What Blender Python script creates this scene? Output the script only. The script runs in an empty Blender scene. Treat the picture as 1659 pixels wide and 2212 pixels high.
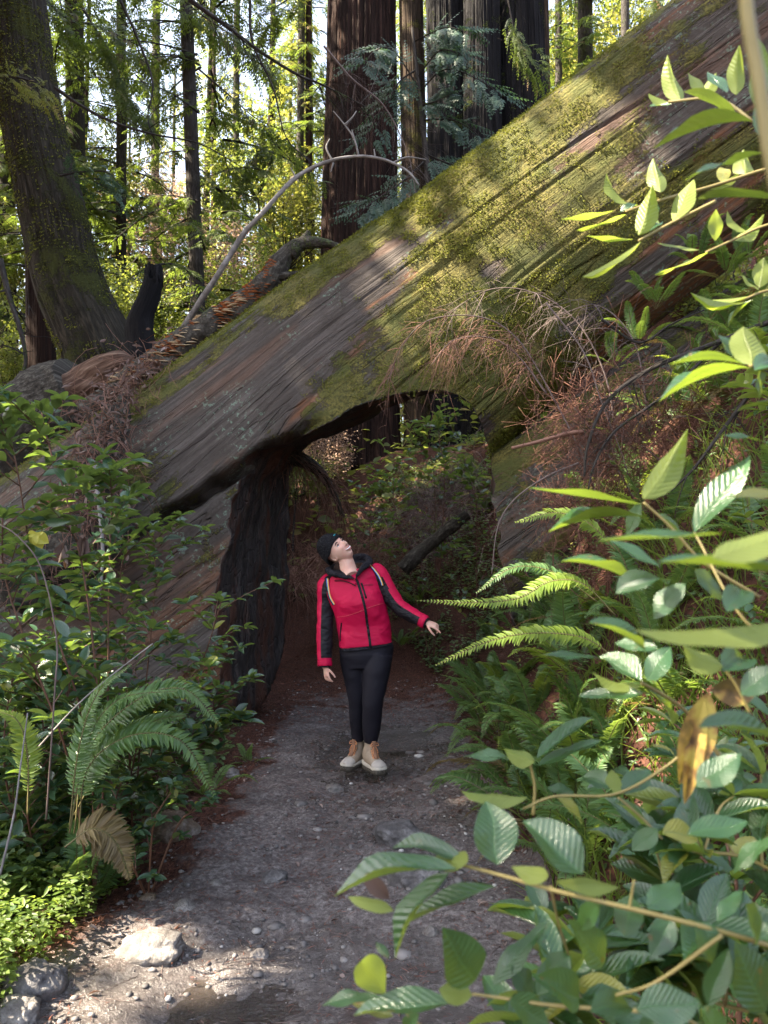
import bpy, math, random
import numpy as np
from mathutils import Vector, Matrix
random.seed(7)
R = np.random.default_rng(11)
SC = bpy.context.scene
COL = SC.collection
# ---------------------------------------------------------------- camera, sky, sun, exposure
F = 1609.0
CAM = np.array([0.0, 0.0, 1.55])
TH = math.atan(99 / F)
cd = bpy.data.cameras.new('camera')
cam = bpy.data.objects.new('camera', cd); COL.objects.link(cam)
cam.location = CAM; cam.rotation_euler = (math.radians(90) + TH, 0, 0)
cd.sensor_fit = 'VERTICAL'; cd.sensor_height = 36; cd.lens = 26.19
cd.clip_start = 0.05; cd.clip_end = 600
cd.dof.use_dof = True; cd.dof.focus_distance = 5.2; cd.dof.aperture_fstop = 7.5
SC.camera = cam
SUN = np.array([-0.66, -0.12, 0.74]); SUN /= np.linalg.norm(SUN)
w = bpy.data.worlds.new('World'); SC.world = w; w.use_nodes = True
wn = w.node_tree; wn.nodes.clear()
sky = wn.nodes.new('ShaderNodeTexSky'); sky.sky_type = 'NISHITA'; sky.sun_disc = False
sky.sun_elevation = math.asin(SUN[2]); sky.sun_rotation = math.atan2(SUN[0], SUN[1])
sky.air_density = 1.0; sky.dust_density = 4.0; sky.ozone_density = 0.6
bg = wn.nodes.new('ShaderNodeBackground'); bg.inputs['Strength'].default_value = 0.105
wo = wn.nodes.new('ShaderNodeOutputWorld')
hs = wn.nodes.new('ShaderNodeHueSaturation'); hs.inputs['Saturation'].default_value = 0.7; wn.links.new(sky.outputs[0], hs.inputs['Color']); wn.links.new(hs.outputs[0], bg.inputs[0]); wn.links.new(bg.outputs[0], wo.inputs[0])
sd = bpy.data.lights.new('sun', 'SUN'); sd.energy = 5.0; sd.angle = math.radians(0.5); sd.color = (1.0, 0.88, 0.68)
sun = bpy.data.objects.new('sun', sd); COL.objects.link(sun)
sun.rotation_euler = Vector(SUN).to_track_quat('Z', 'Y').to_euler()
SC.view_settings.view_transform = 'Standard'; SC.view_settings.look = 'None'
SC.view_settings.exposure = 3.1; SC.view_settings.gamma = 1.0
SC.render.engine = 'CYCLES'
SC.cycles.max_bounces = 6; SC.cycles.diffuse_bounces = 3; SC.cycles.glossy_bounces = 2
SC.cycles.transmission_bounces = 4; SC.cycles.transparent_max_bounces = 4
SC.cycles.caustics_reflective = False; SC.cycles.caustics_refractive = False
SC.cycles.use_denoising = True
SC.cycles.sample_clamp_indirect = 6

def P(px, py, d):
    """point seen at photo pixel (1659x2212 frame) at world distance y = d"""
    a = (px - 829.5) / F; b = (1106 - py) / F
    v = np.array([a, math.cos(TH) - b * math.sin(TH), math.sin(TH) + b * math.cos(TH)])
    return CAM + v * (d / v[1])
def nrm(v):
    v = np.asarray(v, float); return v / (np.linalg.norm(v, axis=-1, keepdims=True) + 1e-9)
def sm(x, a=0.0, b=1.0):
    t = np.clip((x - a) / (b - a), 0, 1); return t * t * (3 - 2 * t)
# ---------------------------------------------------------------- numpy noise
def _h(i, j, k, s):
    n = (i * 374761393 + j * 668265263 + k * 2147483647 + s * 1274126177) & 0xffffffff
    n = ((n ^ (n >> 13)) * 1274126177) & 0xffffffff
    n = (n ^ (n >> 16)) & 0xffffffff
    return n / 4294967295.0
def vn(p, s=0):
    p = np.asarray(p, float); f = np.floor(p).astype(np.int64); t = p - f; t = t * t * (3 - 2 * t)
    r = 0
    for a in (0, 1):
        for b in (0, 1):
            for c in (0, 1):
                wgt = (t[..., 0] if a else 1 - t[..., 0]) * (t[..., 1] if b else 1 - t[..., 1]) * (t[..., 2] if c else 1 - t[..., 2])
                r = r + wgt * _h(f[..., 0] + a, f[..., 1] + b, f[..., 2] + c, s)
    return r * 2 - 1
def fbm(p, o=4, s=0, g=0.5):
    r = 0; a = 1; tot = 0; p = np.asarray(p, float)
    for i in range(o):
        r = r + a * vn(p * 2 ** i + i * 17.3, s + i); tot += a; a *= g
    return r / tot
# ---------------------------------------------------------------- objects
def tag(o, label=None, cat=None, group=None, kind=None):
    if label: o['label'] = label
    if cat: o['category'] = cat
    if group: o['group'] = group
    if kind: o['kind'] = kind
    return o
def empty(name, loc, label=None, cat=None, group=None, rot=(0, 0, 0)):
    o = bpy.data.objects.new(name, None); COL.objects.link(o); o.empty_display_size = 0.1
    o.location = [float(c) for c in loc]; o.rotation_euler = rot
    return tag(o, label, cat, group)
def mesh(name, V, Fc, mats, uv=None, attrs=None, smooth=True, mi=None):
    """V (n,3); Fc (m,k) array or list of such arrays"""
    Fl = Fc if isinstance(Fc, list) else [Fc]
    Fl = [np.asarray(f, np.int32) for f in Fl if len(f)]
    m = bpy.data.meshes.new(name)
    V = np.asarray(V, np.float32); m.vertices.add(len(V)); m.vertices.foreach_set('co', V.ravel())
    idx = np.concatenate([f.ravel() for f in Fl]); cnt = np.concatenate([np.full(len(f), f.shape[1], np.int32) for f in Fl])
    st = np.concatenate([[0], np.cumsum(cnt)[:-1]]).astype(np.int32)
    m.loops.add(len(idx)); m.loops.foreach_set('vertex_index', idx)
    m.polygons.add(len(cnt)); m.polygons.foreach_set('loop_start', st); m.polygons.foreach_set('loop_total', cnt)
    if smooth: m.polygons.foreach_set('use_smooth', np.ones(len(cnt), bool))
    if mi is not None: m.polygons.foreach_set('material_index', np.asarray(mi, np.int32))
    for mt in (mats if isinstance(mats, (list, tuple)) else [mats]): m.materials.append(mt)
    if uv is not None:
        l = m.uv_layers.new(name='UVMap'); l.data.foreach_set('uv', np.asarray(uv, np.float32)[idx].ravel())
    for k, a in (attrs or {}).items():
        at = m.attributes.new(k, 'FLOAT', 'POINT'); at.data.foreach_set('value', np.asarray(a, np.float32))
    m.update(calc_edges=True); m.validate()
    return m
def link(name, me, parent=None, loc=None, rot=None, sc=None):
    o = bpy.data.objects.new(name, me); COL.objects.link(o)
    if parent is not None: o.parent = parent
    if loc is not None: o.location = [float(c) for c in loc]
    if rot is not None: o.rotation_euler = rot
    if sc is not None: o.scale = (sc, sc, sc) if np.isscalar(sc) else sc
    return o
def add(name, V, Fc, mats, parent=None, origin=None, **k):
    V = np.asarray(V, float)
    if parent is not None: V = V - np.array(parent.location)
    elif origin is not None: V = V - np.asarray(origin)
    o = link(name, mesh(name, V, Fc, mats, **k), parent)
    if parent is None and origin is not None: o.location = [float(c) for c in origin]
    return o
class MB:
    """collects geometry that ends up as ONE mesh"""
    def __init__(s): s.V = []; s.Q = []; s.T = []; s.U = []; s.A = []; s.n = 0; s.mq = []; s.mt = []
    def put(s, V, Q=None, T=None, uv=None, rnd=0.0, mi=0):
        V = np.asarray(V, float)
        s.V.append(V); s.U.append(np.zeros((len(V), 2)) if uv is None else uv)
        s.A.append(np.broadcast_to(np.asarray(rnd, float), (len(V),)))
        if Q is not None and len(Q): s.Q.append(np.asarray(Q) + s.n); s.mq.append(np.full(len(Q), mi))
        if T is not None and len(T): s.T.append(np.asarray(T) + s.n); s.mt.append(np.full(len(T), mi))
        s.n += len(V)
    def build(s, name, mats, parent=None, origin=None, smooth=True):
        Fl = []; mi = []
        if s.Q: Fl.append(np.concatenate(s.Q)); mi.append(np.concatenate(s.mq))
        if s.T: Fl.append(np.concatenate(s.T)); mi.append(np.concatenate(s.mt))
        return add(name, np.concatenate(s.V), Fl, mats, parent, origin, uv=np.concatenate(s.U), attrs={'rnd': np.concatenate(s.A)}, smooth=smooth, mi=np.concatenate(mi))
def catmull(pts, n):
    pts = np.asarray(pts, float); k = len(pts)
    if k == 2:
        t = np.linspace(0, 1, n)[:, None]; return pts[0] * (1 - t) + pts[1] * t
    e = np.vstack([2 * pts[0] - pts[1], pts, 2 * pts[-1] - pts[-2]])
    t = np.linspace(0, k - 1 - 1e-6, n); i = t.astype(int); u = (t - i)[:, None]
    a, b, c, d = e[i], e[i + 1], e[i + 2], e[i + 3]
    return 0.5 * (2 * b + (c - a) * u + (2 * a - 5 * b + 4 * c - d) * u ** 2 + (3 * b - a - 3 * c + d) * u ** 3)
def frames(C, up=(0.1, 0.05, 1)):
    T = nrm(np.gradient(C, axis=0)); n = np.cross(T[0], nrm(up))
    if np.linalg.norm(n) < 0.1: n = np.cross(T[0], [1, 0, 0])
    N = [nrm(n)]
    for i in range(1, len(C)):
        v = N[-1] - T[i] * np.dot(N[-1], T[i]); N.append(nrm(v))
    N = np.array(N); return T, N, np.cross(T, N)
def sweep(C, rad, ns=8, disp=None, cap=True):
    """tube round the polyline C; returns V, Q, T, uv. disp(V, u, ang, r) -> radial factor"""
    C = np.asarray(C, float); n = len(C); rad = np.broadcast_to(np.asarray(rad, float), (n,))
    T, N, B = frames(C); a = np.linspace(0, 2 * np.pi, ns + 1)
    L = np.concatenate([[0], np.cumsum(np.linalg.norm(np.diff(C, axis=0), axis=1))])
    dirs = N[:, None] * np.cos(a)[None, :, None] + B[:, None] * np.sin(a)[None, :, None]
    r = np.broadcast_to(rad[:, None], (n, ns + 1)).copy()
    if disp is not None:
        q = disp(C[:, None] + dirs * r[..., None], L[:, None] + 0 * a[None], a[None] + 0 * L[:, None], r)
        q[:, -1] = q[:, 0]; r = r * q
    V = C[:, None] + dirs * r[..., None]
    i = np.arange(n - 1)[:, None] * (ns + 1) + np.arange(ns)[None]
    Q = np.stack([i, i + 1, i + ns + 2, i + ns + 1], -1).reshape(-1, 4)
    uv = np.stack([L[:, None] + 0 * a[None], a[None] * rad.mean() + 0 * L[:, None]], -1).reshape(-1, 2)
    V = V.reshape(-1, 3); Tt = []
    if cap:
        V = np.vstack([V, C[:1], C[-1:]]); uv = np.vstack([uv, uv[:1], uv[n * (ns + 1) - 1:n * (ns + 1)]]); c0 = n * (ns + 1)
        j = np.arange(ns); Tt = np.vstack([np.stack([j + 1, j, 0 * j + c0], -1), np.stack([j + (n - 1) * (ns + 1), j + 1 + (n - 1) * (ns + 1), 0 * j + c0 + 1], -1)])
    return V, Q, Tt, uv
def tube(mb, pts, r0, r1, n=8, ns=5, rnd=0.0, mi=0, disp=None):
    C = catmull(pts, n); V, Q, T, uv = sweep(C, np.linspace(r0, r1, n), ns, disp)
    mb.put(V, Q, T, uv, rnd, mi)
    return C
# ---------------------------------------------------------------- scattered leaves
def leaf_template(nu=5, nv=2, shape='ellipse', fold=0.18, curl=0.12):
    s = np.linspace(0, 1, nu + 1); t = np.linspace(-1, 1, 2 * nv + 1)
    if shape == 'ellipse': wd = np.sin(np.pi * np.clip(s, 0, 1) ** 0.9) ** 0.82
    elif shape == 'lance': wd = np.sin(np.pi * s ** 0.7) ** 0.9
    elif shape == 'needle': wd = np.array([1 - 0.85 * x for x in s])
    else: wd = np.ones(nu + 1)
    wd = np.maximum(wd, 0.03)
    S, Tt = np.meshgrid(s, t, indexing='ij'); Wd = wd[:, None]
    X = S; Y = Tt * Wd * 0.5; Z = np.abs(Tt) * Wd * fold - curl * S ** 2 * 2
    V = np.stack([X, Y, Z], -1).reshape(-1, 3); k = 2 * nv + 1
    i = np.arange(nu)[:, None] * k + np.arange(2 * nv)[None]
    Q = np.stack([i, i + k, i + k + 1, i + 1], -1).reshape(-1, 4)
    return V, Q, np.stack([S, Tt * Wd * 0.5 + 0.5], -1).reshape(-1, 2)
RH = (np.array([[0, 0, 0], [.5, .5, .06], [1, 0, -.1], [.5, -.5, .06]]), np.array([[0, 1, 2, 3]]), np.array([[0, .5], [.5, 1], [1, .5], [.5, 0]]))
def scatter(mb, tpl, pos, ax, nm, L, W, rnd=None, mi=0):
    """place copies of tpl: x along ax, z along nm; L lengths, W widths"""
    tv, tq, tu = tpl; n = len(pos)
    if n == 0: return
    pos = np.asarray(pos); ax = nrm(ax); nm = nrm(nm - ax * np.sum(nm * ax, -1, keepdims=True)); b = np.cross(nm, ax)
    L = np.broadcast_to(np.asarray(L, float), (n,))[:, None, None]; W = np.broadcast_to(np.asarray(W, float), (n,))[:, None, None]
    V = pos[:, None] + ax[:, None] * tv[None, :, :1] * L + b[:, None] * tv[None, :, 1:2] * W + nm[:, None] * tv[None, :, 2:3] * np.where(tv[None, :, 2:3] > 0, W, L)
    Q = (tq[None] + (np.arange(n) * len(tv))[:, None, None]).reshape(-1, 4)
    rnd = R.random(n) if rnd is None else np.broadcast_to(rnd, (n,))
    mb.put(V.reshape(-1, 3), Q, None, np.tile(tu, (n, 1)), np.repeat(rnd, len(tv)), mi)
def rdir(n, zlo=-1, zhi=1):
    a = R.random(n) * 2 * np.pi; z = zlo + R.random(n) * (zhi - zlo); r = np.sqrt(np.clip(1 - z * z, 0, 1))
    return np.stack([np.cos(a) * r, np.sin(a) * r, z], -1)
# ---------------------------------------------------------------- materials
class M:
    def __init__(s, name):
        s.m = bpy.data.materials.new(name); s.m.use_nodes = True; s.t = s.m.node_tree; s.t.nodes.clear()
        s.o = s.t.nodes.new('ShaderNodeOutputMaterial')
    def N(s, ty, props=None, **inp):
        n = s.t.nodes.new(ty)
        for k, v in (props or {}).items(): setattr(n, k, v)
        for k, v in inp.items(): s.set(n, k.replace('_', ' '), v)
        return n
    def set(s, n, k, v):
        i = n.inputs[int(k)] if k.isdigit() else n.inputs[k]
        if isinstance(v, bpy.types.NodeSocket): s.t.links.new(v, i)
        elif isinstance(v, (tuple, list)) and len(v) == 3 and i.type == 'RGBA': i.default_value = (*v, 1)
        else: i.default_value = v
    def uv(s): return s.N('ShaderNodeTexCoord').outputs['UV']
    def obj(s): return s.N('ShaderNodeTexCoord').outputs['Object']
    def geo(s): return s.N('ShaderNodeNewGeometry').outputs['Position']
    def attr(s, n): return s.N('ShaderNodeAttribute', {'attribute_name': n}).outputs['Fac']
    def orand(s): return s.N('ShaderNodeObjectInfo').outputs['Random']
    def scale(s, v, x, y=None, z=None): return s.N('ShaderNodeMapping', Vector=v, Scale=(x, x if y is None else y, x if z is None else z)).outputs[0]
    def noise(s, v, sc=5.0, det=4.0, ro=0.55, dis=0.0): return s.N('ShaderNodeTexNoise', Vector=v, Scale=sc, Detail=det, Roughness=ro, Distortion=dis).outputs['Fac']
    def vor(s, v, sc=5.0, feat='F1', out='Distance'): return s.N('ShaderNodeTexVoronoi', {'feature': feat}, Vector=v, Scale=sc).outputs[out]
    def math(s, op, a, b=0.0, c=0.0, clamp=False):
        n = s.t.nodes.new('ShaderNodeMath'); n.operation = op; n.use_clamp = clamp
        for k, v in zip('012', (a, b, c)): s.set(n, k, v)
        return n.outputs[0]
    def rng(s, v, a, b, c=0.0, d=1.0): return s.N('ShaderNodeMapRange', {'interpolation_type': 'SMOOTHSTEP'}, Value=v, From_Min=a, From_Max=b, To_Min=c, To_Max=d).outputs[0]
    def ramp(s, f, stops):
        n = s.N('ShaderNodeValToRGB', Fac=f); e = n.color_ramp.elements
        while len(e) < len(stops): e.new(0.5)
        for q, (p, c) in zip(e, stops): q.position = p; q.color = (*c, 1)
        return n.outputs[0]
    def mix(s, f, a, b, mode='MIX'):
        n = s.t.nodes.new('ShaderNodeMix'); n.data_type = 'RGBA'; n.blend_type = mode
        s.set(n, '0', f)
        for k, v in ((6, a), (7, b)):
            if isinstance(v, bpy.types.NodeSocket): s.t.links.new(v, n.inputs[k])
            else: n.inputs[k].default_value = (*v, 1)
        return n.outputs[2]
    def bump(s, h, st=0.5, di=0.02, nrmal=None):
        n = s.N('ShaderNodeBump', Height=h, Strength=st, Distance=di)
        if nrmal is not None: s.set(n, 'Normal', nrmal)
        return n.outputs[0]
    def pb(s, col, ro=0.7, normal=None, spec=0.4, **k):
        n = s.N('ShaderNodeBsdfPrincipled', Base_Color=col, Roughness=ro)
        s.set(n, 'Specular IOR Level', spec)
        if normal is not None: s.set(n, 'Normal', normal)
        for a, b in k.items(): s.set(n, a.replace('_', ' '), b)
        return n.outputs[0]
    def out(s, sh): s.t.links.new(sh, s.o.inputs[0]); return s.m
    def mixs(s, f, a, b):
        n = s.t.nodes.new('ShaderNodeMixShader'); s.set(n, '0', f); s.t.links.new(a, n.inputs[1]); s.t.links.new(b, n.inputs[2]); return n.outputs[0]
def leaf_mat(name, lo, hi, trans, ro=0.45, tf=0.35, under=None, veins=0, spec=0.5, gi=0.0, big=None, spots=0):
    """lo..hi: upper-face colours by leaf; trans: colour of the light passing through; under: colour of the back"""
    k = M(name); r = k.attr('rnd')
    col = k.mix(r, lo, hi)
    if big:  # a few leaves of another colour
        col = k.mix(k.rng(r, 1 - big[0] - .01, 1 - big[0]), col, big[1])
    v = k.noise(k.geo(), 2.5, 2.0)
    col = k.mix(k.rng(v, 0.3, 0.75, 0, 0.45), col, tuple(c * 0.55 for c in lo))
    nr = None
    if veins:
        u = k.uv(); sx = k.N('ShaderNodeSeparateXYZ', Vector=u)
        t = k.math('ABSOLUTE', k.math('SUBTRACT', sx.outputs[1], 0.5))
        mid = k.rng(t, 0.012, 0.03, 1, 0)
        lat = k.math('SINE', k.math('MULTIPLY', k.math('SUBTRACT', sx.outputs[0], k.math('MULTIPLY', t, 0.55)), veins * 6.283))
        ln = k.rng(lat, 0.86, 1.0)
        vv = k.math('MAXIMUM', mid, k.math('MULTIPLY', ln, 0.55))
        col = k.mix(k.math('MULTIPLY', vv, 0.30), col, tuple(min(1, c * 1.9 + .02) for c in hi))
        pz = k.noise(k.scale(u, 30, 14), 1.0, 3)
        nr = k.bump(k.math('ADD', k.math('MULTIPLY', lat, -0.35), k.math('ADD', k.math('MULTIPLY', mid, -1.5), pz)), 0.6, 0.0012)
        if spots: col = k.mix(k.rng(k.noise(k.geo(), 70, 3), .66, .74), col, (.12, .06, .02))
    if under:
        bf = k.N('ShaderNodeNewGeometry').outputs['Backfacing']
        col = k.mix(bf, col, under)
    a = k.pb(col, ro, nr, spec)
    b = k.N('ShaderNodeBsdfTranslucent', Color=trans).outputs[0]
    if nr is not None: pass
    return k.out(k.mixs(tf, a, b))
def bark_mat(name, dark, mid, light, vs=(1.4, 22), moss=0.0, mosscol=(.07, .09, .015), bst=0.9, bd=0.03, ro=0.9):
    k = M(name); u = k.uv(); g = k.geo()
    wv = k.noise(k.scale(u, vs[0], vs[1]), 1.0, 5, 0.6, 0.3)
    fine = k.noise(k.scale(u, vs[0] * 3.5, vs[1] * 3), 1.0, 4)
    col = k.ramp(wv, [(0.3, dark), (0.5, mid), (0.68, light)])
    col = k.mix(k.rng(fine, .3, .7, 0, .5), col, dark)
    col = k.mix(k.rng(k.noise(g, 1.1, 3), .4, .7, 0, .5), col, mid)
    h = k.math('ADD', wv, k.math('MULTIPLY', fine, .4))
    if moss:
        mn = k.noise(g, 1.7, 5, 0.65); mf = k.noise(g, 45, 3)
        ma = k.rng(k.math('ADD', mn, k.math('MULTIPLY', k.math('SUBTRACT', mf, .5), .35)), 0.62 - moss * .3, 0.70 - moss * .3)
        mc = k.mix(mf, tuple(c * .45 for c in mosscol), tuple(c * 1.6 for c in mosscol))
        col = k.mix(ma, col, mc); h = k.math('ADD', h, k.math('MULTIPLY', ma, k.math('MULTIPLY', mf, 1.2)))
    return k.out(k.pb(col, ro, k.bump(h, bst, bd), 0.15))
def simple(name, c, ro=0.6, spec=.4, var=0.25, sc=20, bst=0.2, bd=0.003):
    k = M(name); n = k.noise(k.obj(), sc, 4)
    return k.out(k.pb(k.mix(n, tuple(x * (1 - var) for x in c), tuple(min(1, x * (1 + var)) for x in c)), ro, k.bump(n, bst, bd), spec))

MT = {}
def mk_log():
    k = M('weathered_log_wood'); u = k.uv(); g = k.geo()
    gr = k.noise(k.scale(u, .45, 22), 1.0, 6, .6, .06); fn = k.noise(k.scale(u, 2.2, 75), 1.0, 4, .6)
    col = k.ramp(gr, [(0.28, (.050, .039, .033)), (0.46, (.090, .075, .066)), (0.60, (.125, .106, .095)), (0.80, (.18, .155, .14))])
    col = k.mix(k.rng(fn, .35, .7, .38, 0), col, (.03, .024, .022)); col = k.mix(k.rng(k.noise(g, 2.6, 5, .65), .38, .66, .55, 0), col, (.045, .036, .030))
    org = k.rng(k.noise(k.scale(u, .55, 2.6), 1.0, 4, .6), .57, .68)
    rot = k.attr('rot')
    col = k.mix(k.math('MULTIPLY', k.math('MAXIMUM', org, rot), k.rng(gr, .35, .6, .25, .85)), col, (.20, .075, .028))
    lich = k.math('MULTIPLY', k.rng(k.noise(g, 2.1, 3), .48, .60), k.rng(k.noise(g, 26, 5, .7), .55, .62))
    col = k.mix(k.math('MULTIPLY', lich, .55), col, (.20, .30, .22))
    ms = k.attr('moss'); mf = k.noise(g, 55, 4, .7); mg = k.noise(k.scale(u, 3, 30), 1.0, 4)
    mp = k.noise(g, 4.5, 4, .6); ma = k.rng(k.math('ADD', k.math('ADD', ms, k.math('MULTIPLY', k.math('SUBTRACT', mp, .5), 1.1)), k.math('ADD', k.math('MULTIPLY', k.math('SUBTRACT', mf, .5), .55), k.math('MULTIPLY', k.math('SUBTRACT', mg, .5), .6))), .46, .66)
    mc = k.mix(k.rng(mf, .3, .7), (.055, .056, .015), (.22, .19, .047))
    mc = k.mix(k.rng(k.noise(g, 3.0, 3), .4, .65), mc, (.085, .095, .022))
    col = k.mix(k.math('MULTIPLY', ma, .85), col, mc)
    crk = k.rng(k.noise(k.scale(u, .35, 7), 1.0, 3, .5, .15), .495, .505); crk2 = k.rng(k.noise(k.scale(u, .35, 7), 1.0, 3, .5, .15), .51, .52)
    ck = k.math('MULTIPLY', crk, k.math('SUBTRACT', 1.0, crk2))
    h = k.math('ADD', k.math('ADD', k.math('MULTIPLY', gr, .8), k.math('MULTIPLY', k.noise(g, 18, 5, .65), .7)), k.math('ADD', k.math('MULTIPLY', fn, .7), k.math('ADD', k.math('MULTIPLY', k.math('MULTIPLY', ma, mf), 1.3), k.math('MULTIPLY', ck, -.8))))
    return k.out(k.pb(col, .85, k.bump(h, 1.0, .022), .18))
MT['log'] = mk_log()
def mk_char():
    k = M('charred_cut_wood'); g = k.geo()
    v = k.math('ADD', k.math('MULTIPLY', k.noise(k.scale(g, 14, 14, 1.8), 1.0, 5, .6, .3), .6), k.math('MULTIPLY', k.noise(g, 9, 5, .65), .4)); pl = k.rng(k.vor(k.scale(g, 16, 16, 7), 1.0, 'DISTANCE_TO_EDGE'), 0, .09)
    col = k.ramp(v, [(.35, (.006, .005, .005)), (.50, (.036, .030, .029)), (.72, (.11, .088, .080))])
    red = k.rng(k.noise(k.scale(g, 3.5, 3.5, .8), 1.0, 5), .47, .60)
    col = k.mix(k.math('MULTIPLY', red, .8), col, (.085, .032, .018))
    h = k.math('ADD', v, k.math('MULTIPLY', pl, .35))
    return k.out(k.pb(col, .7, k.bump(h, 1.0, .04), .35))
MT['char'] = mk_char()
MT['redwood'] = bark_mat('redwood_bark', (.008, .004, .0035), (.030, .016, .012), (.095, .048, .035), (.8, 16), bd=.14, bst=1.0)  # bark colours darkened to stand in for shade on the giant trunk
MT['burnt'] = bark_mat('burnt_redwood_bark', (.002, .002, .002), (.007, .006, .007), (.022, .019, .019), (.8, 10), moss=.05, bd=.08, bst=1.0)
MT['mossbark'] = bark_mat('mossy_bark', (.009, .0075, .005), (.027, .022, .016), (.07, .058, .042), (4, 26), moss=.34, mosscol=(.036, .038, .010), bd=.03)
MT['mossred'] = bark_mat('mossy_redwood_bark', (.012, .008, .006), (.045, .03, .02), (.12, .08, .05), (1.0, 16), moss=.2, mosscol=(.09, .08, .02), bd=.06)
MT['thinbark'] = bark_mat('dark_thin_bark', (.012, .010, .009), (.04, .034, .03), (.095, .085, .078), (5, 30), moss=.1, mosscol=(.05, .06, .02), bd=.015)
MT['palebark'] = bark_mat('pale_smooth_bark', (.10, .09, .08), (.24, .22, .21), (.40, .38, .37), (9, 14), moss=.0, bd=.004, bst=.5)
MT['scalebark'] = bark_mat('scaly_dead_bark', (.014, .012, .010), (.055, .047, .038), (.15, .135, .115), (14, 22), moss=.12, mosscol=(.06, .07, .03), bd=.02)
MT['twig'] = simple('dry_reddish_twig', (.20, .105, .075), .8, .2, .4, 8)
MT['greytwig'] = simple('grey_brown_twig', (.13, .095, .085), .75, .3, .4, 12)
MT['greenstem'] = simple('young_brown_green_stem', (.20, .16, .055), .55, .4, .3, 30)
MT['redstem'] = simple('reddish_brown_stem', (.10, .045, .025), .6, .4, .3, 30)
MT['rachis'] = simple('fern_rachis', (.10, .085, .03), .6, .3, .3, 30)
# ---------------------------------------------------------------- terrain
def hgt(x, y):
    x = np.asarray(x, float); y = np.asarray(y, float)
    sl = .8 + 1.5 * sm(y, 2.0, 4.6)
    s = np.maximum(x - (.62 + .3 * sm(y, 6.0, 8.5)), 0)
    rb = sl * (s - .25 * (1 - np.exp(-s / .25)))
    rb = 4.2 * (1 - np.exp(-rb / 4.2)) * 1.15
    l = np.maximum(-x - 1.15 + .1 * np.sin(y * 1.7), 0)
    lb = .38 * (l - .3 * (1 - np.exp(-l / .3))); lb = 3 * (1 - np.exp(-lb / 3))
    lm = 3.3 * sm(y, 7.2, 9.4) * sm(-x, 1.55, 2.6)
    q = (y - 9.4) + .85 * (x - .5)
    hl = 3.9 * sm(q, 0, 7.0) * sm(y, 8.2, 9.6)
    hr = 6.8 * sm(x, 1.0, 3.6) * sm(y, 7.2, 10.5)
    far = .05 * np.maximum(y - 16, 0) + .0005 * np.maximum(y - 16, 0) ** 2
    return np.maximum(np.maximum(rb, lb), np.maximum(np.maximum(lm, hr), hl)) + np.minimum(far, 6) + .02 * np.maximum(y - 6.5, 0) * (1 - sm(y, 12, 16))
def hfull(x, y):
    x = np.asarray(x, float); y = np.asarray(y, float); p = np.stack([x, y, 0 * x], -1)
    pw = pathw(x, y)
    ruts = .05 * np.exp(-((x + .35 + .25 * np.sin(y * .8)) / .42) ** 2)
    near = 1 - sm(y, 10, 20)
    rk = np.maximum(fbm(p * 2.1, 3, 31), 0)
    n = fbm(p * 1.1, 3, 5) * (.05 + .10 * (1 - pw)) + fbm(p * 7, 3, 9) * .022 + near * (np.abs(fbm(p * 24, 2, 12)) * .012 + fbm(p * 60, 2, 14) * .004) + near * rk * .06
    pud = .05 * np.exp(-(((x + .55) / .75) ** 2 + ((y - 2.75) / .42) ** 2)) + .045 * np.exp(-(((x - .10) / .16) ** 2 + ((y - 6.25) / .16) ** 2))
    return hgt(x, y) + n - ruts * pw - pud
def pathw(x, y):
    xc = -.12 - .3 * sm(-y, -4, -2) - .95 * sm(y, 8.5, 13)
    hw = .78 + .2 * sm(-y, -4.5, -2.2)
    return (1 - sm(np.abs(x - xc), hw - .12, hw + .3)) * (1 - .75 * sm(y, 7.0, 9.5))
def ground_z(x, y): return float(hfull(np.array([x]), np.array([y]))[0])
def axis_grid(lo, a, b, hi, d, D):
    g = [a]; st = d
    left = []; v = a
    while v > lo: st *= 1.10; v -= min(st, D); left.append(v)
    mid = list(np.arange(a, b, d)); right = []; v = b; st = d
    while v < hi: st *= 1.10; v += min(st, D); right.append(v)
    return np.array(left[::-1] + mid + [b] + right)
gx = axis_grid(-60, -2.6, 2.4, 60, .020, 3.0); gy = axis_grid(-15, 1.6, 7.6, 150, .022, 3.0)
X, Y = np.meshgrid(gx, gy, indexing='ij'); Z = hfull(X, Y)
ny = len(gy); i = np.arange(len(gx) - 1)[:, None] * ny + np.arange(ny - 1)[None]
Q = np.stack([i, i + ny, i + ny + 1, i + 1], -1).reshape(-1, 4)
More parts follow.
